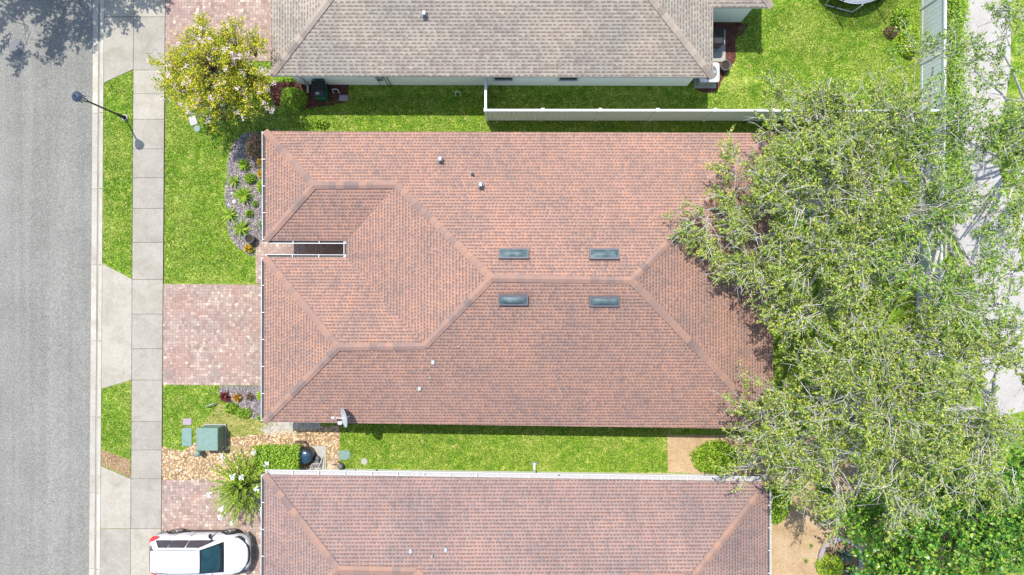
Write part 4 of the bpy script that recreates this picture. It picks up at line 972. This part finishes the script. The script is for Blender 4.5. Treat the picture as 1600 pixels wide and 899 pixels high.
    mb = MB(); mb.tube([(1.85, .86, .32), (2.12, .62, .34), (2.21, .3, .35), (2.225, 0, .35), (2.21, -.3, .35), (2.12, -.62, .34), (1.85, -.86, .32)], .05, 8); mb.build('bumper_trim', M['lead'], car, local=(0, 0, 0))
    mb = MB(); mb.tube([(-1.85, .9, .3), (-2.12, .72, .4), (-2.2, .3, .45), (-2.2, -.3, .45), (-2.12, -.72, .4), (-1.85, -.9, .3)], .05, 8); mb.build('bumper_trim', M['lead'], car, local=(0, 0, 0))
    mb = MB(); mb.box((-1.68, 0, 1.565), (.2, .92, .03)); mb.build('spoiler', M['car'], car, local=(0, 0, 0))
    for s in (1, -1):
        mb = MB(); mb.tube([(-1.0, s*.89, .24), (1.0, s*.885, .24)], .035, 6); mb.build('sill', M['dark'], car, local=(0, 0, 0))
build_car()

# ---------------------------------------------------------------- vegetation
def crown_points(lobes, dens, zf=.6, spread=.21, clump=9):
    """anchor points on the upper shell of lobes (px, py, z, r_m, weight)"""
    C = []; O = []
    for lx, ly, z, r, wt in lobes:
        c = np.array(P(lx, ly, z)); n = int(dens*r*r*wt)
        m = max(3, int(n/clump)); d = nrm(RNG.normal(size=(m, 3))); d[:, 2] = np.abs(d[:, 2])*1.0-.12; d = nrm(d)
        rr = r*(RNG.uniform(0.2, 1.0, m)**.55)[:, None]*(1+RNG.normal(0, .16, (m, 1)))
        p = c+d*rr*np.array([1, 1, zf]); idx = RNG.integers(0, m, n); p = p[idx]+RNG.normal(size=(n, 3))*spread*[1, 1, .55]; C.append(p); O.append(np.repeat(c[None], n, 0))
    return np.concatenate(C), np.concatenate(O)
def oak(px, py, lobes, label, leafmat='oak_leaf', dens=30, barkmat='bark', group=None, nleaf=13, leaf=(.096, .046), Ls=(.55, 1.15), trunk_r=.2, name='oak_tree', twig=1.0):
    base = P(px, py); t = empty(name, base, label, 'tree', group)
    A, O = crown_points(lobes, dens); n = len(A); L = RNG.uniform(*Ls, n)
    tc = np.array([base.x, base.y, 5.0])
    d = nrm(nrm(A-O)*.7+nrm((A-tc)*[1, 1, .3])*.5+RNG.normal(size=(n, 3))*.55); d[:, 2] = d[:, 2]*.45+.12; d = nrm(d)
    # main stem of each spray in 3 pieces with a bend
    bend = nrm(RNG.normal(size=(n, 3)))*.22; Lc = L[:, None]
    p0 = A; p1 = A+d*Lc*.35; p2 = p1+nrm(d+bend)*Lc*.35; p3 = p2+nrm(d+bend*2+[0, 0, .1])*Lc*.3
    rad = .011*twig*RNG.uniform(.6, 1.5, n)
    wood = [prisms(p0, p1, rad*1.3, rad), prisms(p1, p2, rad, rad*.7), prisms(p2, p3, rad*.7, rad*.25)]
    K = 6; LC = []; LD = []
    for k in range(K):
        f = (k+.7)/K; q = np.where(f < .5, 1, 0); st = p0+(p1-p0)*min(f/.35, 1)+(p2-p1)*min(max((f-.35)/.35, 0), 1)+(p3-p2)*max((f-.7)/.3, 0)
        side = nrm(np.cross(d, nrm(RNG.normal(size=(n, 3))*.5+[0, 0, 1])))*(1 if k % 2 else -1)
        sd = nrm(d*.75+side*.8+RNG.normal(size=(n, 3))*.2); sl_ = Lc*RNG.uniform(.18, .4, (n, 1)); en = st+sd*sl_
        wood.append(prisms(st, en, rad*.55, rad*.2))
        for j in range(nleaf):
            g = (j+.6)/nleaf; c = st+(en-st)*g+RNG.normal(size=(n, 3))*.035; LC.append(c); LD.append(nrm(sd+RNG.normal(size=(n, 3))*.8))
    for j in range(5):
        LC.append(p3+RNG.normal(size=(n, 3))*.05); LD.append(nrm(d+RNG.normal(size=(n, 3))*.7))
    LC = np.concatenate(LC); LD = np.concatenate(LD); m = len(LC)
    up = nrm(RNG.normal(size=(m, 3))*.55+[0, 0, 1]); sz = RNG.uniform(.65, 1.3, m)
    V, F = flat_leaf_quads(LC, LD, up, leaf[0]*sz, leaf[1]*sz); np_mesh('crown', V, F, M[leafmat], t)
    # boughs from the lobe centre to groups of sprays
    k = RNG.random(n) < .35; mid = (O[k]+A[k])/2+RNG.normal(size=(k.sum(), 3))*.12; c0 = O[k]*.6+A[k]*.4+RNG.normal(size=(k.sum(), 3))*[.3, .3, .12]-[0, 0, .7]
    wood += [prisms(c0, mid, .018, .015), prisms(mid, A[k], .015, .009)]
    # bare pale shoots standing clear of the leaves
    for q in range(3):
        sel = RNG.random(n) < .27*twig; m_ = sel.sum(); dd = nrm(d[sel]+RNG.normal(size=(m_, 3))*.75+[0, 0, .15]); a0 = p1[sel]+RNG.normal(size=(m_, 3))*.1+[0, 0, .06]
        ll = RNG.uniform(.25, .7, (m_, 1)); a1 = a0+dd*ll; a2 = a1+nrm(dd+RNG.normal(size=(m_, 3))*.5)*ll*.7; a3 = a1+nrm(dd+RNG.normal(size=(m_, 3))*.6)*ll*.6
        wood += [prisms(a0, a1, .012, .009), prisms(a1, a2, .009, .003), prisms(a1, a3, .008, .003)]
    V, F = join(wood); np_mesh('twigs', V, F, M[barkmat], t)
    mb = MB(); top = Vector((base.x+random.uniform(-.3, .3), base.y+random.uniform(-.3, .3), 2.2))
    mb.tube([base-Vector((0, 0, .1)), base+Vector((0, 0, .3)), base.lerp(top, .5), top], [trunk_r*1.5, trunk_r*1.1, trunk_r, trunk_r*.95], 12); mb.build('trunk', M[barkmat], t)
    for lx, ly, z, r, wt in lobes:
        c = P(lx, ly, z)-Vector((0, 0, .8)); m1 = top.lerp(c, .35)+Vector((random.uniform(-.3, .3), random.uniform(-.3, .3), .1)); m2 = top.lerp(c, .7)+Vector((random.uniform(-.3, .3), random.uniform(-.3, .3), -.1))
        mb = MB(); mb.tube([top-Vector((0, 0, .1)), m1, m2, c], [trunk_r*.55, trunk_r*.4, trunk_r*.27, .035], 8); mb.build('limb', M[barkmat], t)
    return t
px2m = lambda r, z: r/S*(1-z/H)
def LB(*a): return [(x, y, z, px2m(r, z), w) for x, y, z, r, w in a]
oak(1330, 320, LB((1290, 135, 6.0, 45, .9), (1340, 140, 6.5, 45, .9), (1225, 195, 5.4, 40, .9), (1290, 205, 6.6, 60, 1), (1370, 200, 7, 60, 1), (1165, 290, 5.0, 45, 1), (1210, 270, 6, 55, 1),
    (1250, 320, 6.8, 65, 1), (1105, 325, 4.8, 40, 1), (1135, 350, 5, 40, .9), (1320, 290, 7.5, 70, 1), (1190, 370, 5.6, 55, 1), (1150, 430, 5.0, 34, 1), (1270, 400, 7, 65, 1), (1345, 390, 7.5, 70, 1), (1200, 450, 5.4, 50, 1), (1255, 490, 6, 45, .9), (1320, 475, 7, 55, 1), (1355, 260, 7, 60, 1), (1395, 330, 7.4, 50, 1)),
    'broad live oak spreading over the upper right end of the middle roof', group='live oaks along the back fence', trunk_r=.24)
oak(1320, 640, LB((1205, 612, 4.8, 30, .8), (1196, 662, 4.8, 34, 1), (1235, 650, 6, 55, 1), (1330, 560, 7, 60, 1), (1345, 640, 7.5, 75, 1), (1240, 715, 5.6, 45, .9), (1180, 735, 4.6, 40, .6), (1215, 755, 4.6, 34, .5),
    (1300, 720, 6.4, 55, .9), (1385, 710, 7, 65, 1), (1400, 620, 7.5, 65, 1), (1360, 770, 6, 45, .9), (1300, 770, 5.4, 28, .6), (1290, 620, 6.5, 50, 1), (1400, 530, 7.2, 60, 1)),
    'live oak over the lower right corner of the middle roof and gravel yard', group='live oaks along the back fence', trunk_r=.22)
oak(1418, 345, LB((1430, 110, 6, 34, .5), (1478, 95, 6.2, 36, .7), (1440, 180, 6.5, 50, .7), (1495, 150, 6.5, 38, .6), (1420, 250, 7, 55, 1), (1465, 230, 7, 36, .6), (1430, 330, 7.5, 55, 1), (1485, 320, 7.5, 40, .6), (1430, 420, 7.6, 60, 1), (1500, 400, 7.6, 48, .8), (1460, 480, 7.6, 55, .7), (1535, 490, 7.2, 42, .8), (1545, 270, 7, 38, .8), (1550, 330, 7.2, 40, .8), (1560, 430, 7.2, 40, .6)),
    'sparse live oak spreading across the white back fence towards the pale path', group='live oaks along the back fence', leafmat='oak_leaf2')
oak(1500, 640, LB((1470, 560, 7.5, 55, .9), (1530, 570, 7.5, 45, .9), (1460, 640, 7.5, 60, 1), (1520, 660, 7.2, 60, 1), (1580, 640, 7, 45, .7), (1440, 720, 7, 55, 1), (1500, 720, 6.8, 45, .9), (1575, 720, 6.6, 45, 1), (1590, 560, 7, 35, .6)),
    'live oak at the right side behind the fence above the bright green tree', group='live oaks along the back fence', leafmat='oak_leaf')
oak(1560, 230, LB((1585, 60, 6.5, 34, .8), (1545, 100, 6.2, 34, .5), (1590, 150, 6.8, 45, 1), (1585, 240, 7, 45, 1), (1595, 330, 7, 40, .9), (1565, 190, 6.5, 24, .25), (1600, 420, 7, 35, .7), (1595, 510, 7, 40, .9), (1650, 250, 7, 60, .6), (1650, 120, 7, 60, .6)),
    'live oak at the top right corner beyond the pale path', group='live oaks along the back fence', leafmat='oak_leaf2', trunk_r=.13)
oak(1450, 830, LB((1380, 830, 3.6, 45, 1), (1430, 800, 4.4, 55, 1), (1480, 770, 5, 55, 1), (1400, 880, 3.8, 50, 1), (1460, 860, 5, 60, 1), (1530, 790, 5.2, 60, 1), (1540, 870, 5.2, 60, 1), (1590, 830, 5, 50, 1), (1590, 760, 5, 40, .9), (1480, 920, 4.6, 60, .7)),
    'bright green broad leaved tree in the lower right corner', leafmat='broad_leaf', dens=36, leaf=(.15, .10), name='broadleaf_tree', nleaf=6, barkmat='bark_dark', twig=.5, trunk_r=.12)
# tree outside the frame that shades the road's upper corner
oak(100, -60, LB((-60, -160, 5, 90, 1), (-130, -140, 5, 75, 1), (-10, -115, 4.6, 45, 1), (30, -165, 4.6, 60, 1), (80, -130, 4, 50, .8), (-20, -230, 5.4, 90, 1), (-150, -230, 5, 80, .8)),
    'roadside tree just outside the upper left whose shade falls on the road', dens=17, leaf=(.15, .09), name='roadside_tree', nleaf=7)

def leaf_ball(parent, name, c, rx, ry, h, n, mat, leaf, z0=0, inner=.5, lumpy=.18):
    d = nrm(RNG.normal(size=(n, 3))); d[:, 2] = np.abs(d[:, 2]); k = RNG.normal(size=(7, 3)); k = nrm(k)
    lump = 1+lumpy*np.max(np.clip(d@k.T, 0, 1)**6, axis=1)-lumpy*.5
    r = (inner+(1-inner)*RNG.random(n)**.4)*lump
    p = np.array([c.x, c.y, z0])+d*r[:, None]*np.array([rx, ry, h]); dd = nrm(d+RNG.normal(size=(n, 3))*.7); up = nrm(d*.6+[0, 0, .6]+RNG.normal(size=(n, 3))*.45)
    s = RNG.uniform(.7, 1.3, n); V, F = flat_leaf_quads(p, dd, up, leaf[0]*s, leaf[1]*s); return np_mesh(name, V, F, M[mat], parent)
def bush(px, py, rx, ry, h, mat, label, n=900, leaf=(.07, .045), name='shrub', cat='shrub', stem='bark_dark', group=None):
    c = P(px, py, h*.6); rx, ry = rx/S, ry/S; t = empty(name, (c.x, c.y, 0), label, cat, group)
    leaf_ball(t, 'foliage', c, rx, ry, h, n, mat, leaf)
    mb = MB()
    for k in range(6):
        a = k*1.05; mb.tube([(c.x, c.y, 0), (c.x+math.cos(a)*rx*.35, c.y+math.sin(a)*ry*.35, h*.4), (c.x+math.cos(a)*rx*.7, c.y+math.sin(a)*ry*.7, h*.75)], [.025, .015, .006], 6)
    mb.build('stem', M[stem], t); return t
def spiky(px, py, r, label, n=26, mat='strap_leaf', w=.05, h=.35, name='spiky_plant', feather=False, bend=.5, flip=None):
    """rosette of arching strap leaves"""
    c = P(px, py, .1); r = r/S; t = empty(name, (c.x, c.y, 0), label, 'plant'); mb = MB()
    for i in range(n):
        a = i*2.4+random.uniform(-.2, .2); el = random.uniform(.15, 1.0); L = r*random.uniform(.8, 1.15)*(1.0 if el < .7 else .8)
        dx, dy = math.cos(a), math.sin(a); pts = []
        for k in range(6):
            u = k/5; rr = L*u*(math.cos(el*.9)*.5+.5); z = .06+h*(math.sin(el)*u*1.6-u*u*bend*(1.2-el*.4)); pts.append((c.x+dx*rr, c.y+dy*rr, max(z, .02)))
        vs = []
        for k, p in enumerate(pts):
            u = k/5; ww = w*(.5+1.2*u if u < .4 else (1-u)*1.65)*.5+.002
            vs += [(p[0]-dy*ww, p[1]+dx*ww, p[2]+ww*.5), (p[0], p[1], p[2]), (p[0]+dy*ww, p[1]-dx*ww, p[2]+ww*.5)]
        mb.add(vs, [(k*3+j, k*3+j+1, k*3+4+j, k*3+3+j) for k in range(5) for j in range(2)])
    mb.build('leaves', M[mat], t)
    m2 = MB(); m2.lathe(c-Vector((0, 0, .1)), [(.05, 0), (.06, .08), (.03, .14), (.001, .15)], 10); m2.build('stem', M['bark_dark'], t); return t
# front bed
bush(397, 226, 19, 20, .75, 'pinkred_leaf', 'large shrub of pink red and green leaves at the top of the front bed', 1900, (.08, .05))
bush(407, 253, 7.5, 7.5, .4, 'yellow_leaf', 'yellow croton just below the pink red shrub', 160, (.12, .06))
bush(406.5, 271, 6.5, 7, .4, 'yellow_leaf', 'second yellow croton between the first one and the yellow green shrub', 140, (.12, .06))
bush(407.5, 291, 8.5, 13, .5, 'lime_leaf', 'oval yellow green shrub against the gutter of the front bed', 700, (.06, .04))
spiky(382, 258, 12, 'full lime green rosette at the top of the front bed', 46, w=.07, h=.4)
bush(388.5, 278, 10.5, 9.5, .45, 'bush_leaf', 'round clipped green shrub in the middle of the front bed', 900, (.05, .035))
spiky(366, 283, 12, 'pale green rosette at the lawn edge of the front bed', 34, w=.045, h=.4)
spiky(381, 306, 18, 'largest spiky rosette in the middle of the front bed', 52, w=.06, h=.5)
bush(397.5, 318, 5.5, 5.5, .3, 'bush_leaf', 'tiny green shrub right of the largest rosette', 200, (.06, .04))
spiky(359, 335, 18, 'ragged spiky plant leaning over the lawn edge', 30, w=.06, h=.45)
bush(388, 333, 6.5, 6.5, .35, 'bush_leaf', 'small round green shrub below the largest rosette', 240, (.08, .04))
spiky(377, 358, 18, 'spiky rosette above the charcoal pot', 42, w=.05, h=.5)
bush(409, 351, 6, 7, .3, 'bush_leaf', 'low green tuft by the gutter near the walkway', 140, (.08, .04))
bush(387, 388, 8, 8, .4, 'yellow_leaf', 'yellow croton in front of the charcoal pot', 150, (.12, .06)); 
bush(390, 389, 6, 6, .3, 'lime_leaf', 'lime green tuft mingled with the croton by the pot', 120, (.1, .05))
# lower bed
spiky(352, 620, 11, 'dark red leaved plant at the left of the lower bed', 34, 'red_leaf', w=.07, h=.35)
spiky(371, 621, 9, 'orange leaved croton in the lower bed', 30, 'orange_leaf', w=.08, h=.3)
bush(390, 621, 8, 6, .3, 'brown_leaf', 'small brown plant right of the orange croton', 160, (.06, .04))
bush(406, 620, 6, 8, .4, 'lime_leaf', 'bright lime shrub against the house in the lower bed', 350, (.06, .04))
bush(360, 638, 12, 10, .35, 'bush_leaf', 'leafy green shrub at the lower left of the lower bed', 420, (.09, .06))
bush(380, 647, 13, 9, .35, 'bush_leaf', 'leafy green shrub at the bottom of the lower bed', 420, (.09, .06))
bush(407, 655, 7, 6, .3, 'bush_leaf', 'small green tuft at the lower left roof corner', 160, (.08, .05))
# shrubs by the grey house
bush(455, 152, 22, 19, 1.1, 'bush_leaf', 'round green shrub in red mulch left of the bin', 2200, (.07, .05))
bush(500, 192, 14, 8, .4, 'bush_leaf', 'low green shrub in the sunny strip by the middle roof corner', 300, (.09, .06))
# hedge
c = P(436, 718, .7); hd = empty('hedge', (c.x, c.y, 0), 'dense clipped green hedge left of the black tank', 'hedge')
n = 7500; x0_, x1_ = P(398, 0, .9).x, P(467, 0, .9).x; yt, yb = P(0, 697, .9).y, P(0, 739, .9).y
u = RNG.random((n, 3)); p = np.column_stack([x0_+(x1_-x0_)*u[:, 0], yb+(yt-yb)*u[:, 1], .25+.75*u[:, 2]**.35]); p[:, 2] += .08*np.sin(p[:, 0]*5)*np.cos(p[:, 1]*4)
sz = RNG.uniform(.7, 1.3, n); up = nrm(RNG.normal(size=(n, 3))*.5+[0, 0, 1]); V, F = flat_leaf_quads(p+RNG.normal(size=(n, 3))*.03, nrm(RNG.normal(size=(n, 3))*[1, 1, .5]), up, .075*sz, .05*sz)
np_mesh('foliage', V, F, M['bush_leaf'], hd)
mb = MB()
for k in range(5): xx = x0_+(x1_-x0_)*(k+.5)/5; mb.tube([(xx, c.y, 0), (xx+.1, c.y+.1, .8)], [.03, .012], 6)
mb.build('stem', M['bark_dark'], hd)
# white flowering shrub with long leaf spikes
c = P(379, 757, 1.0); fl = empty('flowering_shrub', (c.x, c.y, 0), 'large spiky yellow green shrub with white blossoms at the lower driveway corner', 'shrub')
tips = []; parts = []; wood = MB(); mbb = []
for i in range(88):
    a = i*2.399; rr = math.sqrt((i+.5)/88); L = .95
    rx, ry = 1.15, 1.62
    bx, by = c.x+math.cos(a)*rr*rx*.46, c.y-.02+math.sin(a)*rr*ry*.54; bz = .75+.95*(1-rr*rr)
    d = Vector((math.cos(a)*(rr+.1)+random.gauss(0, .2), math.sin(a)*(rr+.1)+random.gauss(0, .2), .75*(1-rr)+.12)).normalized(); e = Vector((bx, by, bz))+d*L*random.uniform(.75, 1.15)
    wood.tube([(c.x+(bx-c.x)*.15, c.y+(by-c.y)*.15, .05), (bx*.6+c.x*.4, by*.6+c.y*.4, bz*.65), (bx, by, bz), e], [.03, .022, .016, .006], 5, False)
    m = 64; f = RNG.random(m)*1.02; q = np.array((bx, by, bz))+(np.array(e)-np.array((bx, by, bz)))*f[:, None]
    rad = nrm(np.cross(np.array(d), RNG.normal(size=(m, 3)))); ld = nrm(rad*.9+np.array(d)*.6); q = q+ld*.045
    s = RNG.uniform(.8, 1.3, m)*(1-.35*f); parts.append(flat_leaf_quads(q, ld, nrm(RNG.normal(size=(m, 3))*.4+[0, 0, 1]), .13*s, .036*s)); tips.append(e)
m = 500; a = RNG.uniform(0, 6.283, m); q = RNG.random(m)**.5
parts.append(flat_leaf_quads(np.column_stack([c.x+np.cos(a)*q*.85, c.y+np.sin(a)*q*1.2, 1.55-q*.55-RNG.random(m)*.5]), nrm(np.column_stack([np.cos(a), np.sin(a), RNG.normal(size=m)*.3+.2])), nrm(RNG.normal(size=(m, 3))*.5+[0, 0, 1]), .17, .04))
V, F = join(parts); np_mesh('foliage', V, F, M['lime_leaf'], fl); wood.build('stem', M['bark_dark'], fl)
parts = []
for e in [tips[k] for k in (3, 14, 20, 34, 41, 47, 55, 60, 66, 71, 77, 80, 83, 86)]+[P(409, 797, 1.9), P(415, 794, 1.9), P(411, 803, 1.8)]:
    m = 26; parts.append(flat_leaf_quads(np.array(e)+RNG.normal(size=(m, 3))*.055+[0, 0, .05], nrm(RNG.normal(size=(m, 3))), nrm(RNG.normal(size=(m, 3))*.5+[0, 0, 1]), .09, .075))
V, F = join(parts); np_mesh('blossom', V, F, M['white_blossom'], fl)

# flowering tree upper left
c = P(330, 122, 0); base = P(345, 140)
my = empty('flowering_tree', base, 'yellow green crape myrtle with pale lilac blossoms above the front lawn', 'tree')
lob = LB((335, 100, 3.9, 55, 1), (300, 95, 3.3, 42, 1), (290, 130, 3.0, 36, 1), (320, 150, 3.2, 40, 1), (365, 80, 3.4, 40, 1), (390, 115, 3.3, 42, 1), (370, 150, 3.1, 38, 1), (335, 60, 3.0, 30, .8), (395, 85, 2.9, 26, .8), (262, 100, 2.6, 22, .7), (350, 182, 2.4, 26, .7), (330, 120, 4.1, 45, 1), (268, 135, 2.5, 18, .6), (410, 140, 2.6, 22, .7))
A, O = crown_points(lob, 105, .7, .12, 6); n = len(A); d = nrm(nrm(A-O)+RNG.normal(size=(n, 3))*.5); parts = [prisms(A-d*.15, A+d*.3, .008, .003)]
LC = []; LD = []
for j in range(18):
    LC.append(A+d*RNG.uniform(-.1, .36, (n, 1))+RNG.normal(size=(n, 3))*.055); LD.append(nrm(d+RNG.normal(size=(n, 3))*.9))
LC = np.concatenate(LC); LD = np.concatenate(LD); m = len(LC); s = RNG.uniform(.6, 1.3, m)
V, F = flat_leaf_quads(LC, LD, nrm(RNG.normal(size=(m, 3))*.6+[0, 0, 1]), .085*s, .05*s); np_mesh('crown', V, F, M['myrtle_leaf'], my)
k = RNG.random(n) < .4; parts.append(prisms(O[k]-[0, 0, .4], A[k], .02, .008)); V, F = join(parts); np_mesh('twigs', V, F, M['bark_dark'], my)
outer = np.linalg.norm((A-O), axis=1); hi = A[:, 2]+outer*.2; sel = RNG.permutation(n)[:int(n*.11)]; parts = []
ctr = (A+d*.36)[sel]; K = 22; cc = np.repeat(ctr, K, 0)+RNG.normal(size=(len(ctr)*K, 3))*.055+[0, 0, .05]
V, F = flat_leaf_quads(cc, nrm(RNG.normal(size=cc.shape)), nrm(RNG.normal(size=cc.shape)*.5+[0, 0, 1]), .062, .055); np_mesh('blossom', V, F, M['blossom'], my)
mb = MB()
for k in range(5):
    a = k*1.256; mb.tube([base+Vector((math.cos(a)*.08, math.sin(a)*.08, -.05)), base+Vector((math.cos(a)*.3, math.sin(a)*.3, 1.0))], [.07, .05], 8)
mb.build('trunk', M['bark'], my)
for lx, ly, z, r, wt in lob:
    e = P(lx, ly, z)-Vector((0, 0, .4)); s0 = base+Vector((0, 0, 1.0))+(e-base).to_2d().to_3d()*.15; mb = MB(); mb.tube([s0, s0.lerp(e, .5)+Vector((0, 0, .2)), e], [.045, .03, .015], 6); mb.build('limb', M['bark'], my)
# shrubs at the right and rear
bush(1124, 719, 38, 26, 1.1, 'bush_leaf', 'big rounded green shrub on tan gravel between the two roofs', 5200, (.085, .055))
bush(1219, 790, 20, 34, 1.0, 'bush_leaf', 'tall green shrub against the right gutter of the lower house', 2600, (.11, .05))
bush(1300, 888, 23, 18, .8, 'lime_leaf', 'round lime shrub in front of the ring planter', 2600, (.06, .04))
bush(1425, 60, 14, 26, .9, 'lime_leaf', 'bright green weedy shrub against the back fence', 1100, (.1, .07))
bush(1412, 25, 15, 18, .7, 'bush_leaf', 'darker weedy shrub nearer the trampoline', 800, (.1, .07))
bush(1395, 48, 12, 10, .5, 'brown_leaf', 'brownish dry shrub left of the bright green one', 300, (.08, .05))
bush(1330, 800, 26, 20, .5, 'bush_leaf', 'low dark shrub at the gravel edge under the oak', 900, (.1, .05))
bush(1345, 838, 18, 16, .5, 'lime_leaf', 'sparse yellow green shrub above the ring planter', 380, (.1, .05))
bush(1290, 768, 14, 12, .5, 'broad_leaf', 'small dark green shrub at the top of the gravel yard', 420, (.1, .06))
for px, py, lab in ((1268, 853, 'upper tiny weed in the gravel yard'), (1260, 877, 'lower tiny weed in the gravel yard')): spiky(px, py, 6, lab, 10, w=.04, h=.12, name='weed')
spiky(1318, 866, 17, 'grey green strap leaved clump growing in the ring planter', 36, 'blue_strap', w=.07, h=.45, name='agapanthus')
c = P(1494, 120, .5); hd = empty('hedge', (c.x, c.y, 0), 'loose green hedge along the outside of the back fence', 'hedge'); n = 15000
yy = RNG.uniform(-400, 330, n); xx = 1494-.02*yy+RNG.normal(0, 8, n)
k = (1-.5/H)/S; p = np.column_stack([(xx-800)*k, (449.5-yy)*k, .1+.8*RNG.random(n)**.5]); s = RNG.uniform(.7, 1.3, n)
V, F = flat_leaf_quads(p, nrm(RNG.normal(size=(n, 3))*[1, 1, .5]), nrm(RNG.normal(size=(n, 3))*.5+[0, 0, 1]), .1*s, .06*s); np_mesh('foliage', V, F, M['bush_leaf'], hd)
mb = MB()
for q in range(9):
    w = P(1494, -360+q*80); mb.tube([w, w+Vector((.05, .05, .7))], [.03, .01], 6)
mb.build('stem', M['bark_dark'], hd)
